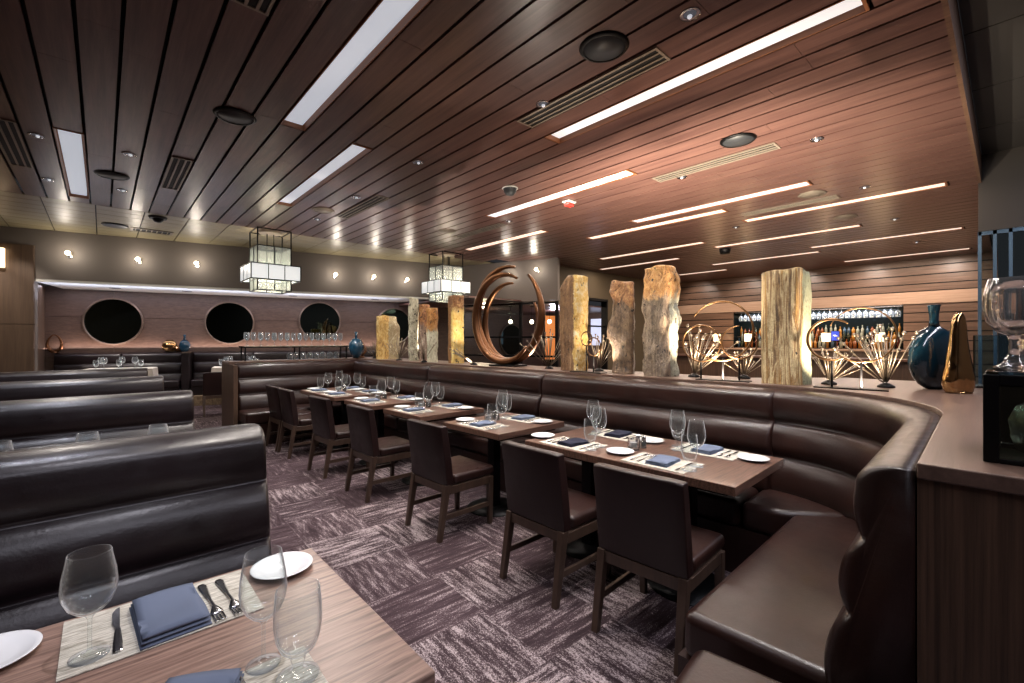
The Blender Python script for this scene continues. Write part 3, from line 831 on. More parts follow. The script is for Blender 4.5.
# ---------------- dining chairs
def make_chair(lb):
    t = thing('dining_chair', lb, 'chair', (0,0,0), 0, 'leather dining chairs along the banquette tables')
    wd = M['chair_wood']; W = .24
    # legs: rear splayed back
    for s in (-1,1):
        MB().beam((-.295, s*(W-.02), 0), (-.225, s*(W-.022), .41), .034, .036, .05, .044).build('leg', wd, t, bevel=.003)
        MB().beam((.205, s*(W-.022), 0), (.205, s*(W-.022), .39), .032, .034, .044, .044).build('leg', wd, t, bevel=.003)
    r = MB().box(-.245,-.205,-W+.002,W-.002,.345,.405); r.build('rear_rail', wd, t, bevel=.003)
    MB().box(.19,.225,-W+.044,W-.044,.335,.39).build('front_rail', wd, t, bevel=.003)
    for s in (-1,1):
        MB().box(-.205,.185,s*(W-.022)-.017,s*(W-.022)+.017,.335,.395).build('side_rail', wd, t, bevel=.003)
        MB().beam((-.255,s*(W-.022),.165),(.19,s*(W-.022),.165),.0,.02).build('stretcher', wd, t) if False else MB().box(-.262,.19,s*(W-.022)-.01,s*(W-.022)+.01,.15,.185).build('stretcher', wd, t, bevel=.002)
    MB().box(-.165,.245,-W+.004,W-.004,.397,.475).build('seat', M['leather_seat'], t, bevel=.028, seg=4)
    # curved upholstered back
    rings = []
    nh, nw = 8, 10
    b = MB(); front = []; rear = []
    for j in range(nw+1):
        v = -1+2*j/nw; y = v*W
        cur = .028*(1-v*v)
        ring = []
        for (q, h) in [(-.245,.408),(-.262,.55),(-.282,.72),(-.30,.845),(-.292,.86),(-.245,.862),(-.232,.85),(-.205,.7),(-.185,.55),(-.17,.41)]:
            e = .006 if abs(v) == 1 else 0
            ring.append((q - cur*(h-.4)/.46 + (e if q < -.24 else -e), y, h + (.006*(1-v*v) if h > .8 else 0) - (e if h > .8 else 0)))
        rings.append(ring)
    MB().loft(rings).build('backrest', M['leather_chair'], t, bevel=.007, seg=3)
    return t
CHY = [1.25,1.95,3.09,4.24,5.25,6.36,6.89]
chw = ['beside the raised leather bench, nearest the curved corner','second along the row, sharing the long near table','at the first small table past the long one','at the second small table past the long one','at the third small table past the long one','at the far long table, on its near end','at the far end of the far long table']
ch0 = make_chair('brown leather dining chair ' + chw[0])
CHX = 2.20
for i, (y, w) in enumerate(zip(CHY, chw)):
    p = row(CHX, y)
    if i == 0: ch0.location = (*p,0); ch0.rotation_euler = (0,0,RT+.03)
    else: dup(ch0, (*p,0), RT + (.0,-.02,.01,.0,.02,-.02,.01)[i], 'brown leather dining chair ' + w)

# ---------------- tables, settings
def table(name, lb, loc, w, d, m, ped, rz=0, h=.75, px=-.12, r=.24):
    t = thing(name, lb, 'table', loc, rz, 'walnut dining tables')
    MB().box(-w/2,w/2,-d/2,d/2,h-.05,h).build('tabletop', m, t, bevel=.004)
    MB().box(-w/2+.06,w/2-.06,-d/2+.06,d/2-.06,h-.075,h-.05).build('underframe', M['black'], t)
    for y in ped:
        MB().box(px-.04,px+.04,y-.04,y+.04,.02,h-.075).build('pedestal', M['black'], t)
        MB().lathe([(0,0),(r,0),(r,.008),(.06,.022),(0,.022)], 32, (px,y,0)).build('pedestal_base', M['black'], t, smooth=True)
    return t
WINE = [(0,0),(.036,0),(.0365,.0015),(.02,.004),(.008,.009),(.0045,.016),(.004,.05),(.0045,.088),(.010,.098),(.024,.107),(.038,.122),(.047,.145),(.0495,.165),(.047,.195),(.041,.228),(.0387,.2435),(.0384,.2449),(.0378,.2449),(.0376,.2435),(.0398,.228),(.0458,.195),(.0482,.165),(.0458,.146),(.0368,.124),(.0225,.110),(.009,.103),(0,.102)]
GOB = [(0,0),(.036,0),(.037,.003),(.025,.006),(.012,.012),(.0085,.02),(.011,.030),(.013,.038),(.011,.044),(.018,.05),(.030,.062),(.038,.085),(.0415,.115),(.0405,.15),(.0377,.1835),(.0372,.185),(.0364,.185),(.0361,.1835),(.0388,.15),(.0398,.115),(.0363,.087),(.028,.066),(.014,.058),(0,.057)]
def meshonly(mb, m, smooth=True):
    o = mb.build('tmp', m, smooth=smooth); me = o.data; bpy.data.objects.remove(o); return me
ME = {}
ME['wine'] = meshonly(MB().lathe(WINE, 28), M['stemglass'])
ME['goblet'] = meshonly(MB().lathe(GOB, 24), M['stemglass'])
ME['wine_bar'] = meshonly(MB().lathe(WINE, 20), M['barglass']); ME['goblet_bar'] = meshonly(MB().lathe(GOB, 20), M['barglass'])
ME['plate'] = meshonly(MB().lathe([(0,.004),(.045,.004),(.05,0),(.055,.002),(.082,.011),(.0915,.0145),(.092,.016),(.0905,.017),(.078,.0125),(.058,.008),(.05,.0068),(0,.0068)], 40), M['china'])
ME['placemat'] = meshonly(MB().box(-.14,.14,-.205,.205,0,.002), M['mat'], False)
def napkin_mesh(m):
    b = MB(); nx, ny = 10, 8; w, l = .105, .07
    for layer in range(3):
        z0 = layer*.0075; of = .004*layer
        top = []; bot = []
        for i in range(nx+1):
            for j in range(ny+1):
                x = -w+of*.6+(2*w-of*1.6)*i/nx; y = -l+of*.4+(2*l-of)*j/ny
                e = min(1, min(i, nx-i)/1.2, min(j, ny-j)/1.2)
                wv = .0035*math.sin(3.1*i/nx*2+j*.35) if layer == 2 else 0
                top.append((x,y,z0+.0032+.0038*math.sqrt(max(0,e))+wv)); bot.append((x,y,z0+.0005+(.0003 if layer else 0)))
        n = ny+1; V = top+bot; o = len(top); fs = []
        for i in range(nx):
            for j in range(ny):
                a = i*n+j; fs.append((a,a+n,a+n+1,a+1)); fs.append((o+a,o+a+1,o+a+n+1,o+a+n))
        for i in range(nx): fs.append((i*n,(i+1)*n,o+(i+1)*n,o+i*n)); a=i*n+ny; fs.append((a,o+a,o+a+n,a+n))
        for j in range(ny): fs.append((j,o+j,o+j+1,j+1)); a=nx*n+j; fs.append((a,a+1,o+a+1,o+a))
        b.add(V, fs)
    return meshonly(b, m)
ME['napkin'] = napkin_mesh(M['napkin']); ME['napkin_dark'] = napkin_mesh(M['napkin_dark'])
def strip(outline, zs):
    """outline: (s, halfwidth); zs: height of the middle at s -> thin solid"""
    rings = []
    for (s_, w), z in zip(outline, zs):
        rings.append([(s_,-w,z),(s_,-w*.5,z+.0012),(s_,w*.5,z+.0012),(s_,w,z),(s_,w*.5,z-.0012),(s_,-w*.5,z-.0012)])
    return rings
def fork_mesh():
    b = MB()
    b.loft(strip([(-.1,.006),(-.09,.009),(-.06,.0075),(0,.0032),(.04,.003),(.055,.008),(.065,.0115),(.075,.012)], [.003,.003,.0035,.006,.009,.007,.0045,.004]))
    for k in range(4):
        y = -.009+.006*k
        b.loft([[(s_,y-.0016,z),(s_,y+.0016,z),(s_,y+.0016,z-.0016),(s_,y-.0016,z-.0016)] for s_, z in ((.073,.0045),(.09,.004),(.11,.006),(.115,.0075))])
    return meshonly(b, M['steel'])
def knife_mesh():
    b = MB()
    b.loft(strip([(-.115,.006),(-.11,.009),(-.07,.009),(-.01,.006),(0,.005)], [.004,.004,.004,.004,.004]))
    b.loft([[(s_,-.004,z),(s_,w,z),(s_,w,z+.0012),(s_,-.004,z+.0012)] for s_, w, z in ((0,.005,.003),(.03,.011,.003),(.09,.0115,.003),(.112,.004,.003),(.116,-.002,.003))])
    return meshonly(b, M['steel'], False)
ME['fork'] = fork_mesh(); ME['knife'] = knife_mesh()
def put(name, me, lb, cat, loc, rz, group, scale=None):
    o = bpy.data.objects.new(name, ME[me]); COL.objects.link(o); o.location = loc; o.rotation_euler = (0,0,rz)
    if scale: o.scale = scale
    return tag(o, lb, cat, group)
TZ = .7515
def setting(cx, cy, rz, where, dark=False, h=TZ, glass=True, plate=True, gw=(.06,-.19), gg=(-.055,-.20), po=.262):
    """rz: the diner faces local +x; local +y is their left"""
    c, s = math.cos(rz), math.sin(rz)
    g = lambda x, y: (cx+c*x-s*y, cy+s*x+c*y)
    j = lambda a: random.uniform(-a, a)
    put('placemat', 'placemat', 'woven pale placemat ' + where, 'placemat', (*g(0,0), h), rz, 'woven placemats')
    zz = h+.0025
    put('napkin', 'napkin_dark' if dark else 'napkin', ('charcoal' if dark else 'slate blue') + ' folded napkin ' + where, 'napkin', (*g(0,-.01), zz), rz+PI/2*0+j(.06), 'folded napkins')
    put('dinner_fork', 'fork', 'steel fork next to the napkin ' + where, 'fork', (*g(0,.105), zz), rz+j(.05), 'steel forks')
    put('salad_fork', 'fork', 'outer steel fork near the plate ' + where, 'fork', (*g(-.01,.15), zz), rz+j(.05), 'steel forks')
    put('table_knife', 'knife', 'steel knife ' + where, 'knife', (*g(0,-.15), zz), rz+j(.04), 'steel knives')
    if plate: put('bread_plate', 'plate', 'white bread plate ' + where, 'plate', (*g(.02,po), h), rz, 'white bread plates')
    if glass:
        put('wine_glass', 'wine', 'tall stemmed wine glass ' + where, 'wine glass', (*g(*gw), h+.0025), rz, 'stemmed wine glasses', (1.06,1.06,1.1))
        put('water_goblet', 'goblet', 'short stemmed water goblet ' + where, 'water goblet', (*g(*gg), h+.0025), rz, 'stemmed water goblets', (1.1,1.1,1.12))
def condiments(x, y, rz, where, h=TZ):
    c, s = math.cos(rz), math.sin(rz); g = lambda a, b_: (x+c*a-s*b_, y+s*a+c*b_)
    t = thing('votive', 'cut glass votive holder ' + where, 'candle holder', (*g(-.03,0), h), rz, 'cut glass votives')
    b = MB(); rg = []
    for r, z in ((.034,0),(.037,.01),(.038,.075),(.033,.075),(.031,.02),(.001,.018)):
        rg.append([(r*(1+.06*(i%2))*math.cos(2*PI*i/16), r*(1+.06*(i%2))*math.sin(2*PI*i/16), z) for i in range(16)])
    b.loft(rg).build('cup', M['glass'], t)
    MB().lathe([(0,.0195),(.024,.0195),(.024,.05),(0,.052)], 16).build('candle', M['china'], t)
    for k, (w, dy) in enumerate((('salt',.075),('pepper',.03))):
        q = thing(w+'_shaker', 'small glass '+w+' shaker ' + where, w+' shaker', (*g(.06,-dy+.05), h), rz, 'salt and pepper shakers')
        MB().lathe([(0,0),(.019,0),(.019,.004),(.016,.055),(.013,.055),(.014,.006),(0,.005)], 16).build('jar', M['glass'], q, smooth=True)
        MB().lathe([(0,.006),(.0125,.0065),(.0125,.036),(0,.037)], 12).build('filling', M['china' if w == 'salt' else 'grille'], q)
        MB().lathe([(0,.088),(.008,.086),(.014,.076),(.016,.062),(.0165,.0555),(0,.0552)], 16).build('cap', M['chrome'], q, smooth=True)
TX0, TX1 = 2.385, 3.2; TXC = (TX0+TX1)/2
TABS = [(.95,2.45,[-.37,.37],'of long near table'),(2.74,3.50,[0],'of small table next to long one'),(3.88,4.62,[0],'of middle small table'),(4.88,5.62,[0],'of third small table'),(5.92,7.16,[-.28,.28],'of far long table')]
tlab = ['long walnut dining table beside the curved banquette corner','small walnut table next after the long near table','small walnut table second after the long near table','small walnut table third after the long near table','far long walnut table before the banquette wing']
for (a, b_, ped, wh), lb in zip(TABS, tlab):
    cx, cy = row(TXC, (a+b_)/2)
    table('dining_table', lb, (cx,cy,0), TX1-TX0, b_-a, M['table_wood'], ped, RT)
    n = 2 if b_-a > 1 else 1
    for k in range(n):
        y0 = a + (b_-a)*(k+.5)/n
        sp = '' if n == 1 else (', curve end' if k == 0 else ', far end')
        yc_, yb_ = ((1.44, 1.355), (2.13, 2.05))[k] if a < 2 else (y0+.02, y0-.02)
        setting(*row(TX0+.165, yc_), RT, 'at chair side ' + wh + sp, dark=(k == 1 and a < 2), po=.262 if a > 2 else .305)
        setting(*row(TX1-.165, yb_), RT+PI, 'at bench side ' + wh + sp, dark=(k == 1 and a < 2), gw=(.13,-.155), gg=(.025,-.205), po=.262 if a > 2 else .285)
    condiments(*row(TXC-.05, (a+b_)/2+(.12 if n == 1 else .03)), RT, 'in the middle ' + wh)

# ---------------- near table with its settings
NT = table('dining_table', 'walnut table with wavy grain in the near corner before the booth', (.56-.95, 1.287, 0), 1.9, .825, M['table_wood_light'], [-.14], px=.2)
def near_setting(x0, yc, facing, where, only=None):
    """facing -1: diner on the booth side, looking at the camera side"""
    f = facing
    put('placemat', 'placemat', 'woven pale placemat ' + where, 'placemat', (x0, yc, TZ), PI/2, 'woven placemats')
H2 = TZ+.0025
wf = 'on the near corner table, booth side'
put('placemat', 'placemat', 'woven pale placemat ' + wf, 'placemat', (.13, 1.54, TZ), PI/2, 'woven placemats')
put('napkin', 'napkin', 'slate blue folded napkin lying between fork and knife ' + wf, 'napkin', (.135, 1.525, H2), PI/2+.05, 'folded napkins', (1.15,1.05,1.3))
put('dinner_fork', 'fork', 'steel fork next to the napkin ' + wf, 'fork', (.228, 1.535, H2), -PI/2+.05, 'steel forks', (1.15,1.25,1))
put('salad_fork', 'fork', 'steel fork near the plate ' + wf, 'fork', (.272, 1.535, H2), -PI/2+.05, 'steel forks', (1.15,1.25,1))
put('table_knife', 'knife', 'steel knife near the wine glass ' + wf, 'knife', (.03, 1.545, H2), PI/2-.02, 'steel knives')
put('bread_plate', 'plate', 'white bread plate behind the rear wine glass ' + wf, 'plate', (.435, 1.595, TZ), 0, 'white bread plates')
put('bread_plate', 'plate', 'white bread plate cut by the picture edge ' + wf, 'plate', (-.2, 1.6, TZ), 0, 'white bread plates')
put('wine_glass', 'wine', 'large wine glass standing before the knife ' + wf, 'wine glass', (-.022, 1.462, H2), .3, 'stemmed wine glasses', (1.05,1.05,1))
wn = 'on the near corner table, camera side'
put('placemat', 'placemat', 'woven pale placemat ' + wn, 'placemat', (.16, 1.02, TZ), PI/2, 'woven placemats')
put('napkin', 'napkin', 'slate blue folded napkin with only its tip showing ' + wn, 'napkin', (.112, 1.075, H2), PI/2-.5, 'folded napkins', (1.15,1.05,1.3))
put('table_knife', 'knife', 'steel knife by the glass bases ' + wn, 'knife', (.232, 1.06, H2), PI/2+.1, 'steel knives')
put('wine_glass', 'wine', 'large wine glass before the bread plate ' + wn, 'wine glass', (.275, 1.155, H2), 0, 'stemmed wine glasses', (1.0,1.0,1.05))
put('water_goblet', 'goblet', 'water goblet with thick base, nearest glass of all', 'water goblet', (.322, 1.062, H2), 0, 'stemmed water goblets', (1.2,1.2,1.06))
# tables between the booths: only glass rims show over the backs
for k in (1,2,3):
    table('booth_table', 'walnut booth table hidden between %s rows of leather booths' % ('the first and second','the second and third','the third and fourth')[k-1], (.52-.95-.02*k, 1.287+1.75*k, 0), 1.9, .8, M['table_wood'], [-.06], r=.17)
for x, y, w in [(-.055,3.2,'behind the nearest booth, middle of the back'),(.235,3.24,'behind the nearest booth, by its open end'),(-.36,3.2,'behind the nearest booth, at the picture edge'),
                (-.03,4.97,'behind the second booth, one rim showing'),(-.42,4.9,'behind the second booth, at the picture edge')]:
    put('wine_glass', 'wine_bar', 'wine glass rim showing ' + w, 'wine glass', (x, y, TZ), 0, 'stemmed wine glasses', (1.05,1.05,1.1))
# leather stool at the bottom edge
sx, sy = P(702, 636, .47)
t = thing('leather_stool', 'brown leather seat corner poking in below the raised bench', 'stool', (sx-.24, sy-.26, 0), .12)
MB().box(-.24,.24,-.24,.24,.36,.47).build('cushion', M['leather_seat'], t, bevel=.05, seg=5)
MB().box(-.22,.22,-.22,.22,.30,.36).build('seat_frame', M['chair_wood'], t)
for a in (-1,1):
    for b_ in (-1,1): MB().beam((a*.2,b_*.2,0),(a*.2,b_*.2,.30),.035,.035,.04,.04).build('leg', M['chair_wood'], t)

# ================================================================== ON THE DIVIDER
def onledge(px, xr):
    """point of the row line x = xr seen at an image column, and its depth"""
    a = Vector(row(xr, 0)); d = Vector(row(xr, 1)) - a; r = Vector(ray(px))
    det = d.x*(-r.y) + d.y*r.x
    u = ((-a.x)*(-r.y) + (-a.y)*r.x)/det
    s = (d.x*(-a.y) - d.y*(-a.x))/det
    return a.x+d.x*u, a.y+d.y*u, s
LT = LZ+.0125
STONES = []
def stone_pillar(lb, m, x0, x1, ytop, xr, dep, rot=.5, shape=None, lean=0, seed=1, top=.02, amp=.03, name='standing_stone', boxy=5, chip=()):
    px = (x0+x1)/2
    X, Y, s = onledge(px, xr)
    W = (x1-x0)*s/F
    H = zat(ytop, s) - LT
    h_ang = -YAW
    c, sn = abs(math.cos(rot)), abs(math.sin(rot))
    w = (W - dep*sn)/c
    STONES.append((X, Y, math.hypot(w, dep)/2*.93+.015))
    t = MB(); rings = []
    nz, na = 30, 36
    shape = shape or [(0,1,1),(1,1,1)]
    def sh(f):
        for (a, l, r), (b_, l2, r2) in zip(shape, shape[1:]):
            if f <= b_: q = (f-a)/(b_-a) if b_ > a else 0; q = q*q*(3-2*q); return l+(l2-l)*q, r+(r2-r)*q
        return shape[-1][1:]
    fs = [0, .004] + [i/nz for i in range(1, nz+1)] + [1.0, 1.0]
    for q, f in enumerate(fs):
        ring = []; z = f*H
        cap = 1.0
        if q == len(fs)-2: cap = .86
        if q == len(fs)-1: cap = .4
        l, r = sh(f)
        for i in range(na):
            a = 2*PI*i/na
            ca, sa = math.cos(a), math.sin(a)
            k = (abs(ca)**boxy + abs(sa)**boxy)**(-1/boxy)
            x, y = ca*k*w/2, sa*k*dep/2
            v = mnoise.noise(Vector((x*7+seed*7.1, y*7, z*7))) * amp + mnoise.noise(Vector((x*22, y*22+seed*3.3, z*26))) * amp*.5
            g = 1 + v/(math.hypot(x, y)+.02)
            x *= g*cap; y *= g*cap
            xr_ = x*math.cos(rot) - y*math.sin(rot); yr_ = x*math.sin(rot) + y*math.cos(rot)
            xr_ *= (l if xr_ < 0 else r)
            zz = z + (.0 if q < len(fs)-2 else (.02 if q == len(fs)-2 else .03)) * min(1, top/.06)
            if f > .8: zz += top*(mnoise.noise(Vector((x*8+seed, y*8, seed*2.0))))*(f-.8)*5
            ring.append((xr_, yr_, max(0, zz)))
        rings.append(ring)
    t.loft(rings)
    o = t.build(name, m, loc=(X, Y, LT), rz=h_ang, smooth=True)
    return tag(o, lb, 'stone', 'upright stone pillars on the divider')
ST = {
 'a': stone('golden onyx', ['#7d5c2c','#c79f56','#dccb92'], ['#c9bd94','#8d7a58','#e0d8b8'], .03, 0, .05),
 'b': stone('pale speckled stone', ['#6f6a5a','#bdb9a0','#dad6c0'], spots=.13),
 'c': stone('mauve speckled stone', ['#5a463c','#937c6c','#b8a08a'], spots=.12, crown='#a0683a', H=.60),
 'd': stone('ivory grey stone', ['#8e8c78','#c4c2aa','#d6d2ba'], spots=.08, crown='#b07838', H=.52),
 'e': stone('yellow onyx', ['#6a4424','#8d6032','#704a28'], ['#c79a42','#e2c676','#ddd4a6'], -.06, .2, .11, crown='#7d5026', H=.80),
 'f': stone('brown and golden stone', ['#4a3422','#7a5a3c','#9a7a54'], ['#a9823e','#cfae62','#dcd4b6'], -.02, .4, .10),
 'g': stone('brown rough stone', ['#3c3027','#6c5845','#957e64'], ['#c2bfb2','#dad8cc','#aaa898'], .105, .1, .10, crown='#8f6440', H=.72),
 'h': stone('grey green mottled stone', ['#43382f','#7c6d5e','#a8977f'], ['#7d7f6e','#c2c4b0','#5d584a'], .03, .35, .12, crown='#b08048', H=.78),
 'i': stone('banded onyx', ['#4a3624','#8f7046','#cbb98e','#765428','#b28e50'], ['#74765f','#a6aa8c','#5f614f'], .035, .85, .05),
}
stone_pillar('short golden stone pillar with pale top corner, beside the far blue vase', ST['a'], 376, 400, 316.5, 3.85, .16, .45, seed=2, shape=[(0,1,1),(.75,1.0,1),(.9,1,.72),(1,1,.7)], amp=.012)
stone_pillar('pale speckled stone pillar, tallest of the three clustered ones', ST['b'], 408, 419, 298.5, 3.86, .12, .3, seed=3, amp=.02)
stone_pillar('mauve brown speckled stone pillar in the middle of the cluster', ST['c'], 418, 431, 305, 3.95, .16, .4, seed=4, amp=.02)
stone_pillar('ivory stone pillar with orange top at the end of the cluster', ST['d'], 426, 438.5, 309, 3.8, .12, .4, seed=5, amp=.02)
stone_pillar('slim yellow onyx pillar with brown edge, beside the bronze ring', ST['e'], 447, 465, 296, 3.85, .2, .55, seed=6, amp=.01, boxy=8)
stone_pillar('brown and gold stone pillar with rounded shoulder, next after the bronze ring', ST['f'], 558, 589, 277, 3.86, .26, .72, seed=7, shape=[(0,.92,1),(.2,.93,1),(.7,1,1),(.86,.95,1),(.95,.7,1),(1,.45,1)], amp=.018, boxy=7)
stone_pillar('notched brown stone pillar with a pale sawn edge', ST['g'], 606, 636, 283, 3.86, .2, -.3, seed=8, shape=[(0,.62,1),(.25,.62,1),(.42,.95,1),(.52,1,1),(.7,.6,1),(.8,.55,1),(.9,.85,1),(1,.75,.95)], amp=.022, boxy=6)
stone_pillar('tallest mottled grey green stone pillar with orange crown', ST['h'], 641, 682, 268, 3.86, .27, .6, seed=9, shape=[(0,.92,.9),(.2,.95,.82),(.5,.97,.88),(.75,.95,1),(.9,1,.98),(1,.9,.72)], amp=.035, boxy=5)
stone_pillar('widest banded onyx pillar with vertical gold and grey stripes', ST['i'], 763, 809, 272, 3.83, .27, .62, seed=11, amp=.006, boxy=12, shape=[(0,1,1),(.93,1,1),(1,1,.9)])

# bronze ring sculpture
X, Y, s = onledge(508, 3.9)
rg = thing('ring_sculpture', 'tall open bronze ring sculpture of nested curved bands', 'sculpture', (X, Y, LT), .2)
def arcpts(R, a0, a1, off, cz, n=44, cy=0, ry=.84):
    return [(off, -(cy + R*ry*math.cos(math.radians(a0+(a1-a0)*i/n))), cz + R*math.sin(math.radians(a0+(a1-a0)*i/n))) for i in range(n+1)]
def taper(n, r, e=.35): return [r*(e+(1-e)*min(1, min(i, n-i)/8)) for i in range(n+1)]
for R, a0, a1, off, rad, cy in [(.60,78,412,.0,.05,0),(.545,62,320,-.09,.042,-.01),(.50,84,388,.075,.04,-.02)]:
    MB().tube(arcpts(R, a0, a1, off, .655 if R > .58 else (.60 if R > .52 else .555), cy=cy), taper(44, rad), 10).build('band', M['bronze'], rg, smooth=True)
MB().box(-.14,.14,-.2,.2,0,.02).build('base', M['black'], rg, bevel=.004)

# starbursts of rods
def starburst(px, xr, R, lb, n=20, seed=1, yb=None, m='iron', spread=1.0, bead=.0095):
    X, Y, s = onledge(px, xr)
    t = thing('starburst_sculpture', lb, 'sculpture', (X, Y, LT), 0, 'metal starbursts on the divider')
    MB().lathe([(0,0),(.05,0),(.05,.01),(.02,.03),(0,.032)], 16).build('base', M['black'], t, smooth=True)
    rnd = random.Random(seed)
    for i in range(n):
        az = 2*PI*i*.382 + rnd.uniform(-.3,.3); el = math.radians(28 + 58*((i+.5)/n)**.8 + rnd.uniform(-5,5)*spread)
        L = R*rnd.uniform(.78, 1.05)
        for tries in range(60):
            d = Vector((math.cos(az)*math.cos(el), math.sin(az)*math.cos(el), math.sin(el)))
            if all(math.hypot(X+d.x*L*q-a_, Y+d.y*L*q-b_) > c_ for a_, b_, c_ in STONES for q in (.25,.5,.75,1.05)): break
            az = rnd.uniform(0, 2*PI); el = math.radians(rnd.uniform(22, 84))
        else: continue
        a = Vector((0,0,.02)) + d*.02; b_ = Vector((0,0,.02)) + d*L
        MB().bar(a, b_, .0025, .004, 6).sphere(b_, bead, 8, 6).build('rod', M[m], t, smooth=True)
    return t
def hoops(px, xr, lb, rings, posts, rz):
    X, Y, s = onledge(px, xr)
    t = thing('hoop_sculpture', lb, 'sculpture', (X, Y, LT), rz, 'brass hoop sculptures on the divider')
    MB().box(-.05,.05,-.2,.2,0,.008).build('base', M['black'], t)
    for R, cy, cz, a0, a1, r in rings:
        n = 40
        MB().tube([(.0, cy+R*math.cos(math.radians(a0+(a1-a0)*i/n)), cz+R*math.sin(math.radians(a0+(a1-a0)*i/n))) for i in range(n+1)], [r*(.5+.5*min(1,min(i,n-i)/6)) for i in range(n+1)], 8).build('hoop', M['hoop'], t, smooth=True)
    for q_ in range(-5, 6): STONES.append((X-math.sin(rz)*q_*.07, Y+math.cos(rz)*q_*.07, .035))
    for y, z in posts: MB().bar((0,y,.005),(0,y,z),.007).build('post', M['black'], t)
    return t
hoops(723, 3.72, 'nested thin brass hoops on posts before the bar, beside the large starburst', [(.24,-.02,.40,-160,150,.0075),(.15,-.17,.30,0,359,.007),(.13,.12,.31,90,400,.007)], [(-.17,.17),(.0,.18),(.12,.2)], RT-PI+.12)
hoops(850, 3.70, 'nested thin brass hoops on posts beside the banded onyx pillar', [(.14,.1,.33,-120,130,.009),(.18,-.06,.36,20,330,.005)], [(.1,.19),(-.06,.18)], RT+.1)
hoops(588, 3.69, 'small brass hoops on posts before the brown and gold stone', [(.07,.02,.34,0,359,.007),(.09,-.07,.26,20,340,.007)], [(.02,.27),(-.07,.17)], RT-.05)

bx, by = P(934, 389, LT); STONES.append((bx, by, .17)); bx, by = P(959, 393, LT); STONES.append((bx, by, .15))
for q_ in range(-6, 7): STONES.append((onledge(508, 3.9)[0]-math.sin(.2)*q_*.085, onledge(508, 3.9)[1]+math.cos(.2)*q_*.085, .14))
starburst(375, 3.80, .28, 'rod starburst between the blue vase and the first golden stone', 16, 1)
starburst(399, 3.69, .34, 'rod starburst in front of the first golden stone', 16, 2)
starburst(424, 3.66, .36, 'rod starburst in front of the clustered stones', 16, 3)
starburst(474, 3.75, .36, 'rod starburst between the yellow onyx pillar and the bronze ring', 16, 4)
starburst(549, 3.86, .42, 'rod starburst between the bronze ring and the brown and gold stone', 20, 5)
starburst(599, 3.95, .36, 'rod starburst before the notched stone', 18, 6)
starburst(694, 3.92, .43, 'large rod starburst beside the tallest mottled stone', 24, 7, bead=.014)
starburst(744, 4.07, .24, 'rod starburst behind the brass hoops', 18, 8)
starburst(829, 3.98, .26, 'rod starburst next after the banded onyx pillar', 20, 9)
starburst(886, 4.0, .40, 'widest rod starburst, near the blue bottle vase', 26, 10, bead=.013)
# vases at the near corner
def lathe_thing(name, lb, cat, loc, prof, m, seg=32, sx=1, sy=1, rz=0, part='body', extra=None):
    t = thing(name, lb, cat, loc, rz)
    MB().lathe(prof, seg, sx=sx, sy=sy).build(part, m, t, smooth=True)
    return t
bx, by = P(934, 389, LT); d = depth(934, X=bx); u = d/F
H = (389-305)*u
t = thing('bottle_vase', 'glossy dark blue flattened bottle vase behind the bronze figure', 'vase', (bx, by, LT), -YAW)
body = [(0,0),(.28,.0),(.36,.01),(.62,.06),(.86,.16),(.98,.27),(1,.36),(.96,.47),(.82,.6),(.55,.69),(.28,.735),(.19,.75)]
wv = 24*u
MB().lathe([(r*wv, z*H) for r, z in body], 40, sy=.55).build('body', M['blue_glaze'], t, smooth=True)
MB().lathe([(wv*.19,H*.745),(wv*.15,H*.8),(wv*.15,H*.88),(wv*.2,H*.985),(wv*.23,H),(wv*.19,H),(wv*.12,H*.95),(0,H*.9)], 24).build('neck', M['blue_glaze'], t, smooth=True)
bx, by = P(959, 393, LT); d = depth(959, X=bx); u = d/F
t = thing('bronze_figure', 'polished bronze teardrop figure with folded base beside the blue bottle vase', 'sculpture', (bx, by, LT), -YAW)
rings = []; H = 81*u
for f, cx, wx in [(0,-.5,14),(.03,-1,16),(.1,-2,18.0),(.2,-1,17.8),(.35,-1,15),(.5,-1.5,12.5),(.65,-1.2,10.2),(.78,-.8,9.0),(.87,-.4,8.0),(.93,0,6.6),(.97,.2,4.8),(.99,.3,2.8),(1,.3,.6)]:
    ring = []
    for i in range(32):
        a = 2*PI*i/32
        dent = 1 - .35*math.exp(-((a-4.55)/.35)**2)*max(0, 1-f*2.2) - .12*math.exp(-((a-5.2)/.2)**2)*(1-f)
        tw = .25*f
        ring.append(((cx*.6 + wx*.75*math.cos(a+tw)*dent)*u, wx*.62*math.sin(a+tw)*u*dent, f*H + .0))
    rings.append(ring)
MB().loft(rings).build('figure', M['gold'], t, smooth=True)
MB().lathe([(0,.0),(15*u*.72,.0),(15.5*u*.72,.006),(14*u*.72,.012),(0,.012)], 32, sy=.8).build('foot', M['gold'], t, smooth=True)
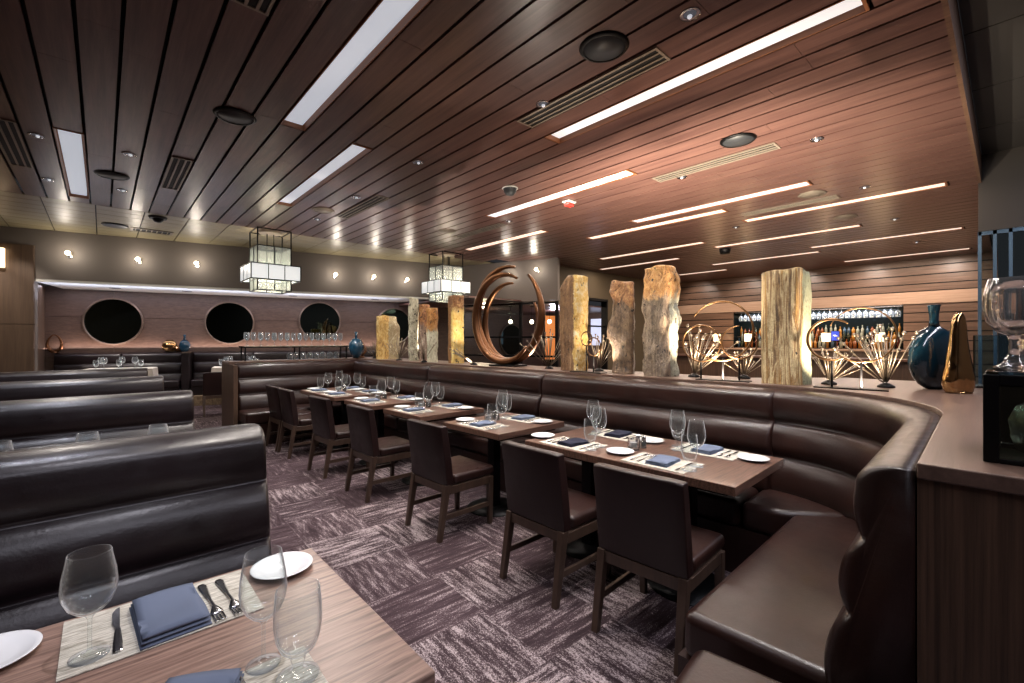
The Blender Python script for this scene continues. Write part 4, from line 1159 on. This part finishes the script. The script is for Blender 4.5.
# display case and crystal goblet on the cabinet end
cxx, cyy = 1.76, .05
t = thing('display_case', 'black framed glass display case standing on the cabinet end', 'display case', (cxx, cyy, LT), 0)
wx, wy, hh, p = .30, .34, .235, .03
f = MB()
for x in (0, wx-p):
    for y in (-wy, -p): f.box(x, x+p, y, y+p, 0, hh)
for z in (0, hh-p*.9):
    zz = (z, z+p*.9) if z else (0, .012)
    f.box(p,wx-p,-p,0,*zz).box(p,wx-p,-wy,-wy+p,*zz).box(0,p,-wy+p,-p,*zz).box(wx-p,wx,-wy+p,-p,*zz)
f.build('frame', M['black'], t, bevel=.002)
MB().box(.004,.009,-wy+p,-p,.013,hh-p).build('glass_pane', M['plateglass'], t)
MB().box(p,wx-p,-.009,-.004,.013,hh-p).build('glass_pane', M['plateglass'], t)
MB().box(.006,wx-.006,-wy+.006,-.006,hh,hh+.008).build('glass_top', M['bluepane'], t)
MB().box(wx-.008,wx-.003,-wy+p,-p,.013,hh-p).build('back_panel', M['black'], t)  # black sheet added to hide the lit wall behind the cast glass
# cast glass piece inside the case
b = MB(); rings = []
for k, (r, z) in enumerate([(.06,.0),(.085,.01),(.095,.05),(.096,.09),(.085,.13),(.05,.155),(.01,.165)]):
    rings.append([(r*math.cos(2*PI*i/28)*(1+.10*math.sin(i*2*PI/28*7+k)), r*math.sin(2*PI*i/28)*(1+.10*math.sin(i*2*PI/28*7+k)), z) for i in range(28)])
tag(b.loft(rings).build('cast_glass', mat('rippled glass with painted shine', '#f3f3ef', .05, trans=.72, ior=1.5), smooth=True, loc=(cxx+.13, cyy-.150, LT+.0135)), 'rippled whitened cast glass piece inside the black display case', 'glass piece')  # white body colour stands in for bright highlights in the glass
# crystal goblet
t = thing('crystal_goblet', 'oversized cut crystal goblet standing on the display case', 'goblet', (1.945, -.012, LT+hh+.0085), .2); t.scale = (.92,.92,.92)
def ripple(prof, seg=96, n=16, a=.035):
    b = MB(); rings = []
    for k, (r, z, w) in enumerate(prof):
        rings.append([(max(r,1e-5)*(1+a*w*math.cos(n*2*PI*i/seg))*math.cos(2*PI*i/seg), max(r,1e-5)*(1+a*w*math.cos(n*2*PI*i/seg))*math.sin(2*PI*i/seg), z) for i in range(seg)])
    return b.loft(rings)
ripple([(0,0,0),(.05,0,0),(.052,.006,0),(.03,.02,.5),(.018,.05,1),(.016,.085,1),(.022,.105,.5)], 36, 8).build('foot', M['glass'], t, smooth=True)
ripple([(.022,.106,0),(.045,.118,1),(.066,.15,1),(.074,.19,1),(.072,.235,1),(.062,.285,.4),(.056,.285,.2),(.062,.235,.6),(.063,.19,.6),(.055,.155,.6),(.035,.13,.3),(0,.126,0)], 48).build('bowl', M['glass'], t, smooth=True)
t = thing('glass_plaque', 'thick blue edged glass slab standing behind the display case', 'glass slab', (*P(987, 388, LT), LT), .5)
MB().box(-.012,.012,-.13,.07,0,.36).build('slab', M['bluepane'], t, bevel=.003)
MB().box(-.02,.02,-.13,.07,-.0,.012).build('foot', M['black'], t)

# ================================================================== FAR WING: stemware shelf and vase
def onwing(px, yr):
    a = Vector(row(0, yr)); d = Vector(row(1, yr)) - a; r = Vector(ray(px))
    det = d.x*(-r.y) + d.y*r.x
    u = ((-a.x)*(-r.y) + (-a.y)*r.x)/det; s = (d.x*(-a.y) - d.y*(-a.x))/det
    return u, s
YS = 8.12
ua, sa_ = onwing(241, YS); ub_, sb_ = onwing(345, YS)
SHZ = 1.405
c0 = row((ua+ub_)/2, YS)
t = thing('stemware_shelf', 'long low glass shelf on black legs holding rows of wine glasses', 'shelf', (*c0, LT), RT)
hl = (ub_-ua)/2
MB().box(-hl,hl,-.14,.14,SHZ-LT-.012,SHZ-LT).build('glass_top', M['plateglass'], t)
for x in (-hl+.03, hl-.03, 0):
    for y in (-.12,.12): MB().box(x-.01,x+.01,y-.01,y+.01,0,SHZ-LT-.012).build('leg', M['black'], t)
MB().box(-hl,hl,-.135,-.125,SHZ-LT-.03,SHZ-LT-.0125).box(-hl,hl,.125,.135,SHZ-LT-.03,SHZ-LT-.0125).build('rail', M['black'], t)
n = 16
for k in range(n):
    for rr, yy in enumerate((-.06,.07)):
        if rr and k % 2: continue
        x, y = row(ua+.06+(ub_-ua-.12)*(k+.45*rr)/(n-.5), YS+yy)
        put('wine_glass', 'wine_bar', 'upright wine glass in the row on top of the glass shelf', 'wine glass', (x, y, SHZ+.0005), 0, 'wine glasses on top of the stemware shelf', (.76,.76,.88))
for k in range(8):
    u, s = onwing(290+6.6*k, YS-.04)
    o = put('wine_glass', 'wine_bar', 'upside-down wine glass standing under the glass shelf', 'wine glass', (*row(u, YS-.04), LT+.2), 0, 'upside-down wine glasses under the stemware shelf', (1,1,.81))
    o.rotation_euler = (PI, 0, 0)
u, s = onwing(348.5, YS-.05)
t = thing('round_vase', 'bright blue round vase with short neck at the end of the stemware shelf', 'vase', (*row(u+.075, YS-.20), LT), 0)
q = s/F*.93
MB().lathe([(0,0),(3*q,0),(6.2*q,5*q),(7.7*q,11*q),(7.2*q,16*q),(4.5*q,20*q),(1.6*q,21.5*q)], 28).build('body', M['blue_bright'], t, smooth=True)
MB().lathe([(1.6*q,21.4*q),(1.2*q,24*q),(1.7*q,28*q),(1.0*q,28*q),(0,24*q)], 16).build('neck', M['blue_bright'], t, smooth=True)
t = thing('driftwood_sculpture', 'tangled bronze branch sculpture beside the bright blue round vase', 'sculpture', (*row(onwing(361, 8.1)[0], 8.1), LT), 0)
rnd = random.Random(3)
for k in range(7):
    a = rnd.uniform(0, 2*PI)
    MB().tube([(.02*math.cos(a), .02*math.sin(a), .03),(.11*math.cos(a), .11*math.sin(a), .12),(.09*math.cos(a+.6), .09*math.sin(a+.6), .26),(.02*math.cos(a+1), .02*math.sin(a+1), .36)], [.02,.016,.012,.006], 8).build('branch', M['bronze'], t, smooth=True)
MB().lathe([(0,0),(.07,0),(.06,.02),(0,.03)], 16).build('base', M['bronze'], t, smooth=True)

# ================================================================== BACK ALCOVE: platform, banquette, clothed tables
PLH = .22
struct('platform', wallbox(UL, UE+.4, .62, REC, 0, PLH), M['marble'])
BT = zat(353, ub(60, REC)[1])
def alcove_bench(lb, pxa, pxb, n):
    ua = ub(pxa, REC-.2)[0]; ue = ub(pxb, REC-.2)[0]
    o = bw(ua, REC-.01); t = thing('alcove_banquette', lb, 'banquette', (o[0], o[1], PLH), WANG, 'banquettes in the wall alcove')
    L = ue-ua; h = BT-PLH
    for i in range(n):
        back_panel(straight((L*i/n+.003,0),(L*(i+1)/n-.003,0),(0,-1)), [.2, .2+(h-.2)*.36, .2+(h-.2)*.68, h], .15, .2, .035).build('back_panel', M['leather_dark'], t, smooth=True)
        MB().box(L*i/n+.003, L*(i+1)/n-.003, -.66, -.15, .2, .36).build('seat_cushion', M['leather_dark'], t, bevel=.03, seg=3)
    MB().box(0, L, -.62, 0, 0, .2).build('base', M['leather_dark'], t)
    return t
alcove_bench('dark channelled banquette in the alcove beside the wood pier, under the first mirror', 53, 182, 2)
alcove_bench('dark channelled banquette in the alcove behind the stemware shelf', 193, 400, 4)
ua_ = ub(183, REC-.2)[0]; ue_ = ub(192.5, REC-.2)[0]
o = bw((ua_+ue_)/2, REC-.01)
t = thing('alcove_divider', 'dark leather end post between the two alcove banquettes', 'divider', (o[0], o[1], PLH), WANG)
w = (ue_-ua_)/2-.01
MB().box(-w, w, -.60, -.0, 0, BT-PLH-.02).build('post', M['leather_dark'], t, bevel=.02)
MB().box(-w-.003, w+.003, -.603, -.0, BT-PLH-.02, BT-PLH).build('cap', M['panel_wood'], t, bevel=.004)
def cloth_table(lb, lbc, pxa, pxb, py, d, drop=.3, wd=.56):
    ua = ub(pxa, d-wd/2)[0]; ue = ub(pxb, d-wd/2)[0]; s = ub((pxa+pxb)/2, d)[1]
    h = zat(py, s); c = bw((ua+ue)/2, d); L = (ue-ua)/2
    zb = PLH if d-.2 > .62 else 0
    t = thing('alcove_table', lb, 'table', (c[0], c[1], zb), WANG, 'clothed tables in the alcove')
    MB().box(-L,L,-wd/2,wd/2,h-zb-.04,h-zb-.004).build('tabletop', M['table_wood'], t)
    MB().box(-.04,.04,-.04,.04,.02,h-zb-.04).build('pedestal', M['black'], t)
    MB().lathe([(0,0),(.2,0),(.2,.01),(.05,.02),(0,.02)], 20).build('pedestal_base', M['black'], t)
    b = MB(); rings = []; n = 64
    def per(i, g):
        f = i/n*4; k = int(f); q = f-k
        cs = [(-L-g,-wd/2-g),(L+g,-wd/2-g),(L+g,wd/2+g),(-L-g,wd/2+g)]
        a, e = cs[k%4], cs[(k+1)%4]
        return (a[0]+(e[0]-a[0])*q, a[1]+(e[1]-a[1])*q)
    rings.append([(per(i,.004)[0]*.02, per(i,.004)[1]*.02, h-zb+.001) for i in range(n)])
    rings.append([(*per(i,.0), h-zb+.001) for i in range(n)])
    rings.append([(*per(i,.008), h-zb-.008) for i in range(n)])
    for dz in (.3,.7,1):
        rings.append([(*per(i,.012+.03*dz*(1+math.sin(i*1.37))*.6), h-zb-.01-(drop+.05*abs(math.sin(PI*i/n*4+PI/2)))*dz) for i in range(n)])
    o = b.loft(rings, cap=False).build('tablecloth', M['cloth'], loc=(c[0], c[1], zb), rz=WANG, smooth=False)
    tag(o, lbc, 'tablecloth', 'white cloths on the alcove tables')
    return c, h, L
ca, ha, La_ = cloth_table('table under white cloth behind the farthest booths', 'white tablecloth seen over the farthest booth back', 80, 152, 368.5, .40)
cb_, hb, Lb = cloth_table('table under white cloth near the aisle, by the stemware shelf', 'white tablecloth with a drape hanging at the aisle', 212, 300, 366, .40, .3)
def alc_glass(px, d, h, lb, me, s):
    u, _ = ub(px, d); p = bw(u, d, h+.002)
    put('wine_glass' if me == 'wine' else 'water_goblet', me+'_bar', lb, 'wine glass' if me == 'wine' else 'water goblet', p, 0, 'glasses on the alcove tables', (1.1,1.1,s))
for px, me, d in [(96,'goblet',.4),(101,'wine',.55),(104,'wine',.35),(119,'goblet',.45),(122,'wine',.6),(135,'wine',.5),(141,'goblet',.4)]:
    alc_glass(px, d, ha, ('wine glass' if me == 'wine' else 'water goblet') + ' on the white cloth behind the farthest booths', me, .95)
for px, me, d in [(221,'goblet',.4),(226,'wine',.45),(230,'wine',.6),(247,'wine',.5),(253,'wine',.55),(257,'goblet',.4)]:
    alc_glass(px, d, hb, ('wine glass' if me == 'wine' else 'water goblet') + ' on the white cloth beside the stemware shelf', me, .95)
cx, cy = P(217, 414, 0)
dup(ch0, (cx, cy, 0), WANG+PI/2+.1, 'dark dining chair drawn up to the clothed table by the aisle', 'chairs in the alcove')
# vases on the alcove bench tops
def onbench(px): return ub(px, REC-.06)
u, s = onbench(55); q = s/F; o = bw(u, REC-.09, BT+.001)
t = thing('loop_sculpture', 'dark egg shaped loop sculpture on the alcove banquette by the pier', 'sculpture', o, WANG)
n = 36
MB().tube([((5.2+1.2*0)*q*math.cos(2*PI*i/n)*(1-.18*math.sin(2*PI*i/n)), 0, (10*q+8.2*q*math.sin(2*PI*i/n))) for i in range(n)] + [(5.2*q,0,10*q)], [1.15*q*(1-.5*math.sin(2*PI*i/n)) for i in range(n+1)], 10).build('loop', M['bronze'], t, smooth=True)
MB().lathe([(0,0),(3*q,0),(2.4*q,1.6*q),(0,1.8*q)], 16).build('foot', M['bronze'], t, smooth=True)
for px, lb, m, r, hgt, nk in [(170.2,'round amber bronze vase on the alcove bench top','gold',6.3,12,0),(185,'small bright blue vase with thin neck on the alcove bench top','blue_bright',4.8,12,5),(178.6,'smallest bronze pot between the amber and blue vases','bronze',3.1,5,0)]:
    u, s = onbench(px); q = s/F; o = bw(u, REC-(.13 if px != 178.6 else .045), BT+.001)
    t = thing('small_vase', lb, 'vase', o, 0, 'vases on the alcove bench')
    MB().lathe([(0,0),(r*.5*q,0),(r*.9*q,hgt*.25*q),(r*q,hgt*.5*q),(r*.85*q,hgt*.78*q),(r*.4*q,hgt*q),(r*.3*q,hgt*.96*q),(0,hgt*.9*q)], 24, sy=.42).build('body', M[m], t, smooth=True)
    if nk: MB().lathe([(r*.28*q,hgt*.95*q),(r*.2*q,(hgt+nk*.6)*q),(r*.32*q,(hgt+nk)*q),(0,(hgt+nk)*q)], 16).build('neck', M[m], t, smooth=True)

# ================================================================== BAR
t = thing('back_bar', 'dark back bar cabinet with a pale counter under the bottle niche', 'bar', (BX, (NY0+NY1)/2, 0))
hl = (NY1-NY0)/2
MB().box(-.45,-.005,-hl-.3,hl+.8,1.19,1.235).build('counter', M['copper'], t, bevel=.004)
MB().box(-.40,-.006,-hl-.3,hl+.8,0,1.19).build('cabinet', M['cab_wood'], t)
for k in range(6):
    y = -hl-.25+(2*hl+.5)*k/6
    MB().box(-.415,-.401,y+.02,y+(2*hl+.5)/6-.02,.1,1.12).build('door', M['panel_wood'], t)
t = thing('bottle_steps', 'stepped rack carrying the bottles in the bar niche', 'rack', (BX, (NY0+NY1)/2, NZ0))
for k, (x, z) in enumerate([(.12,.02),(.22,.2),(.33,.38)]):
    MB().box(x-.06+.0, x+.05, -hl+.02, hl-.02, .0 if k == 0 else z-.02, z).build('step', M['panel_wood'], t)
bot_m = [(mat('amber bottle glass','#6e3a15',.12,spec=.7), 'amber'),(mat('clear spirit bottle','#7d8278',.1,spec=.7),'pale'),(mat('dark bottle glass','#1f2a1c',.12,spec=.7),'dark green'),(mat('red brown bottle glass','#451a10',.12,spec=.7),'red brown'),(mat('honey bottle glass','#8f6229',.12,spec=.7),'honey'),(mat('blue bottle glass','#2c4458',.12,spec=.7),'blue')]
shapes = []
for r, h, sh in ((.037,.30,.6),(.042,.27,.62),(.034,.33,.66),(.045,.25,.7)):
    shapes.append([(0,0),(r,0),(r,h*sh),(r*.8,h*(sh+.06)),(r*.36,h*(sh+.16)),(r*.34,h*.93),(r*.4,h*.94),(r*.4,h),(0,h)])
bmesh_cache = {}
rnd = random.Random(5)
tiers = [('front step',.12,.02),('middle step',.22,.2),('top step',.33,.38)]
for ti, (w, x, z) in enumerate(tiers):
    y = NY0+.12
    while y < NY1-.12:
        ci = rnd.choices(range(6), (5,4,2,3,5,1))[0]; si = rnd.randrange(4)
        if (ci, si) not in bmesh_cache: bmesh_cache[(ci, si)] = meshonly(MB().lathe(shapes[si], 12), bot_m[ci][0])
        o = bpy.data.objects.new('liquor_bottle', bmesh_cache[(ci, si)]); COL.objects.link(o)
        o.location = (BX+x-.014, y, NZ0+z+.001)
        tag(o, '%s liquor bottle on the %s of the bar niche' % (bot_m[ci][1], w), 'bottle', '%s bottles on the %s' % (bot_m[ci][1], w))
        y += rnd.uniform(.09, .13)
t = thing('glass_hanger', 'black rail rack under the niche top holding upside-down stemware', 'rack', (BX+.14, (NY0+NY1)/2, NZ1-.06))
MB().box(-.1,.24,-hl+.03,hl-.03,.03,.058).build('rail', M['black'], t)
MB().box(-.1,-.09,-hl+.03,hl-.03,.0,.03).build('lip', M['steel'], t)
for k in range(30):
    for q in range(2):
        y = NY0+.12+(NY1-NY0-.24)*(k+.3*q)/29.5
        if y > NY1-.1: continue
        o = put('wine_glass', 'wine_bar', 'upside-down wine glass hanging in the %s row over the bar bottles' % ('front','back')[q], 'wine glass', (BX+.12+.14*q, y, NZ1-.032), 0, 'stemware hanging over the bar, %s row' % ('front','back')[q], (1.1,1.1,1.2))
        o.rotation_euler = (PI,0,0)
def hitx(px, X): 
    r = ray(px); s = X/r[0]; return X, r[1]*s, s
for px, lb in [(717,'cream bar lamp farther from the banded onyx pillar'),(748,'cream bar lamp beside the brass hoops, nearer the banded pillar'),(826,'cream bar lamp beside the blue screen'),(880,'cream bar lamp farthest along the bottle niche')]:
    X, Y, s = hitx(px, BX-.3)
    t = thing('bar_lamp', lb, 'table lamp', (X, Y, 1.236), 0, 'small lamps on the back bar')
    MB().lathe([(0,0),(.06,0),(.06,.012),(.012,.02),(.010,.24),(0,.24)], 16).build('base', M['black'], t, smooth=True)
    MB().lathe([(.10,.22),(.105,.22),(.105,.46),(.10,.46)], 20).lathe([(0,.44),(.1,.44),(.1,.445),(0,.445)], 20).build('shade', M['shade'], t)
    point('bar_lamp_bulb', (X-.2, Y, 1.6), 9, '#ffd6a0', .08)
X, Y, s = hitx(835.5, BX-.30)
t = thing('till_screen', 'small blue lit till screen beside a bar lamp', 'screen', (X, Y, 1.236), 0)
MB().box(-.03,.0,-.1,.1,.24,.52).build('bezel', M['black'], t)
MB().box(-.032,-.03,-.09,.09,.25,.51).build('screen', mat('blue screen','#24389c',.3,emit='#3a52d8',es=.7), t)
MB().box(-.034,-.0325,-.05,.03,.37,.385).box(-.034,-.0325,-.02,.05,.395,.405).build('mark', mat('white screen mark','#f4f6ff',.4,emit='#ffffff',es=1), t)
MB().box(-.02,.0,-.02,.02,0,.24).box(-.08,.06,-.07,.07,0,.01).build('stand', M['black'], t)
t = thing('bar_counter', 'dark front bar counter seen low between the starbursts', 'bar', (13.0, 4.2, 0))
MB().box(-.35,.35,-3.0,2.6,1.03,1.08).build('counter', M['table_wood'], t, bevel=.004)
MB().box(-.2,.3,-2.95,2.55,0,1.03).build('front', M['cab_wood'], t)
MB().bar((-.33,-2.9,.2),(-.33,2.5,.2),.02).build('foot_rail', M['bronze'], t)

# ================================================================== LOBBY seen under the turned wall
df = MB()
L1 = CLEN
for a, b_ in ((.05,.09),(L1*.62,L1*.62+.08),(L1-.09,L1-.01)): df.add(*[(lambda m_: (m_.v, m_.f))(cbox(a, b_, .04, .1, 0, 2.5))][0])
for z in (.02, 1.05, 1.55, 2.44): df.add(*[(lambda m_: (m_.v, m_.f))(cbox(.05, L1-.01, .045, .095, z, z+.05))][0])
struct('door_1_frame', df, M['black'])
struct('door_1', cbox(.09, L1*.62, .065, .075, .05, 2.44), M['pane'])
fr = MB().box(10.72,10.78,8.5,8.72,0,2.75).box(11.72,11.78,8.5,8.72,0,2.75).box(10.72,11.78,8.5,8.72,2.70,2.77).box(10.78,11.72,8.58,8.63,1.9,1.95).box(10.86,10.9,8.58,8.63,0,2.7)
struct('door_2_frame', fr, M['black'])
struct('lobby_glow_panel', MB().box(13.87,13.89,10.1,10.8,1.3,2.3), mat('pale corridor glow','#cfd4e4',.5,emit='#cfd6f2',es=.8))  # glowing sheet put in for the bright corridor past the door
X, Y = 9.25, 11.2
t = thing('lit_panel', 'glowing amber textured panel seen past the bronze ring', 'lit panel', (10.32, 9.55, .9), -YAW)
MB().box(-.2,.2,0,.04,0,1.35).build('glass', mat('amber lit glass','#c8763e',.4,emit='#ff9a52',es=.55), t)
MB().box(-.22,-.2,-.01,.05,-.02,1.37).box(.2,.22,-.01,.05,-.02,1.37).box(-.2,.2,-.01,.05,-.02,0).box(-.2,.2,-.01,.05,1.35,1.37).box(-.1,.1,.0,.05,-.9,-.02).build('frame', M['black'], t)
t = thing('pendant_lamp', 'small lobby pendant bulb seen in the middle of the bronze ring', 'pendant', (9.1, 10.1, 2.52), 0, 'lobby pendant bulbs')
MB().bar((0,0,0),(0,0,-.42),.006).build('cord', M['black'], t)
MB().sphere((0,0,-.47), .06, 12, 8).build('bulb', M['bulb'], t, smooth=True)
MB().lathe([(0,-.02),(.06,-.018),(.06,-.001),(0,-.001)], 16).build('canopy', M['black'], t)
dup(t, (9.6, 9.7, 2.52), 0, 'small lobby pendant bulb seen at the inner edge of the bronze ring')
dup(t, (9.9, 9.25, 2.52), 0, 'small lobby pendant bulb seen just outside the bronze ring, by the glowing panel')
x_, y_ = 9.3, 13.38
t = thing('round_mirror', 'large round lobby mirror seen through the bronze ring', 'mirror', (12.1, 13.38, 1.5), 0, 'round wall mirrors')
MB().lathe([(.6,0),(.64,0),(.64,.05),(.6,.05)], 40).build('frame', M['mirror_rim'], t); MB().lathe([(0,0),(.6,0),(.6,.012),(0,.012)], 40).build('glass', M['mirror'], t)
for c in t.children: c.rotation_euler = (PI/2,0,0)
point('lobby_lamp', (9.2, 11.6, 2.3), 60, '#ffe2ba', .15)
point('lobby_lamp', (11.6, 10.6, 2.3), 60, '#f0ecff', .15)

# ================================================================== LIGHT
EN = 1.0
def dn(px_x, y, p, tx=None, ty=None, ang=62, col='#fbf6f4'):
    spot('downlight_beam', (px_x, y, CEIL-.03), (tx if tx is not None else px_x, ty if ty is not None else y, 0), p*EN, col, ang, .5, .025)
# over the banquette tables
for y, p in [(1.25,150),(2.0,120),(3.1,150),(4.25,150),(5.25,150),(6.3,150),(7.0,120)]:
    dn(2.55, y, p, 2.75, y)
dn(2.9, .75, 150, 2.5, .6, 70)
dn(.35, 1.1, 130, .25, 1.35, 60, '#f6f3ff')
for y in (2.9, 4.6, 6.4): dn(-.2, y, 130, -.3, y+.3, 70, '#eef0ff')
for y in (2.4, 3.6, 4.9, 6.4): dn(1.2, y, 130, 1.2, y, 60, '#fff6ee')
# uplights let into the divider: they light the stones and throw their shadows on the ceiling
for px, xr, p, dx in [(470,3.68,30,.4),(598,3.66,34,.5),(722,3.67,90,1.6),(862,3.67,80,1.8)]:
    X, Y, s = onledge(px, xr)
    spot('ledge_uplight', (X, Y, LT+.02), (X+dx, Y+.5*dx, CEIL), p*1.5, '#ffe4c6', 112, .5, .015)
for px, xr, p in [(428,4.1,130),(540,4.1,60)]:
    X, Y, s = onledge(px, xr)
    spot('ledge_uplight', (X, Y, LT+.02), (X-.1, Y, CEIL), p*1.5, '#fff0e0', 112, .5, .015)
for px, p in [(590,620),(690,720),(790,200)]:
    X, Y, s = onledge(px, 4.16)
    spot('bar_side_uplight', (X, Y, LT+.02), (X+1.9, Y+.4, CEIL), p*1.5, '#fff0d6', 96, .8, .03)
for px, p in [(385,20),(425,20),(456,20),(510,30),(575,30),(622,26),(661,30),(787,36)]:
    X, Y, s = onledge(px, 3.35)
    spot('stone_beam', (X-.5, Y-.1, CEIL-.03), (X+.5, Y, 1.6), p*3, '#ffedd2', 38, .5, .03)
dn(3.9, .2, 45, 3.9, .25, 50)
dn(1.9, -.25, 45, 1.8, .1, 70)
for px_ in (-30, 14):
    q_ = ub(px_)[0]; spot('pier_fill_beam', bw(q_, -1.1, CEIL-.04), bw(q_, 0, 1.9), 80, '#fff0e0', 60, .6, .04)  # spots added to brighten the wood pier
for y_ in (1.0, 2.6, 4.2, 5.8, 7.4): spot('bar_wall_wash', (BX-1.1, y_, CEIL-.03), (BX, y_, 2.7), 60, '#fff0e2', 80, .7, .04)
for x_ in (.4, 3.4, 6.4): area('rear_fill_lamp', (x_, -1.3, 3.94), 2.6, .18, 60, '#f2f0ff')  # unseen fill lamps added behind the camera
dn(*[(lambda q: (q[0], q[1]))(row((ua+ub_)/2, YS-.25))][0], 160, *row((ua+ub_)/2, YS), 60)
for px_ in (115, 240):
    q_ = bw(ub(px_, .4)[0], .42); spot('alcove_beam', (q_[0], q_[1], SOF-.07), (*bw(ub(px_, .4)[0], .4)[:2], .9), 120, '#fff6ea', 80, .5, .03)
# bar niche
area('niche_lamp', (BX+.25, (NY0+NY1)/2, NZ1-.1), .3, 3.9, 40, '#dfeaff')
area('niche_lamp', (BX-.1, (NY0+NY1)/2, NZ1-.15), .05, 4.0, 25, '#ffd9a8', (0, -.6, 0))
w = bpy.data.worlds.new('World'); scn.world = w; w.use_nodes = True
w.node_tree.nodes['Background'].inputs[0].default_value = lin('#dfe2ee'); w.node_tree.nodes['Background'].inputs[1].default_value = .03

# ================================================================== CAMERA
cam = bpy.data.cameras.new('Camera'); cam.sensor_width = 36; cam.sensor_fit = 'HORIZONTAL'; cam.lens = F/1024*36; cam.clip_start = .02; cam.clip_end = 100
cam.shift_y = (HY-341.5)/1024
co = bpy.data.objects.new('Camera', cam); COL.objects.link(co)
co.location = (0, 0, EYE); co.rotation_euler = (PI/2, 0, -YAW)
scn.camera = co
vs = scn.view_settings
scn.display_settings.display_device = 'sRGB'
vs.view_transform = 'Standard'; vs.look = 'None'; vs.gamma = 1; vs.use_curve_mapping = False; vs.exposure = 0.12
scn.cycles.use_denoising = True
scn.cycles.max_bounces = 10; scn.cycles.diffuse_bounces = 3; scn.cycles.glossy_bounces = 4; scn.cycles.transmission_bounces = 10; scn.cycles.transparent_max_bounces = 40
scn.cycles.caustics_reflective = False; scn.cycles.caustics_refractive = False
scn.cycles.sample_clamp_indirect = 6
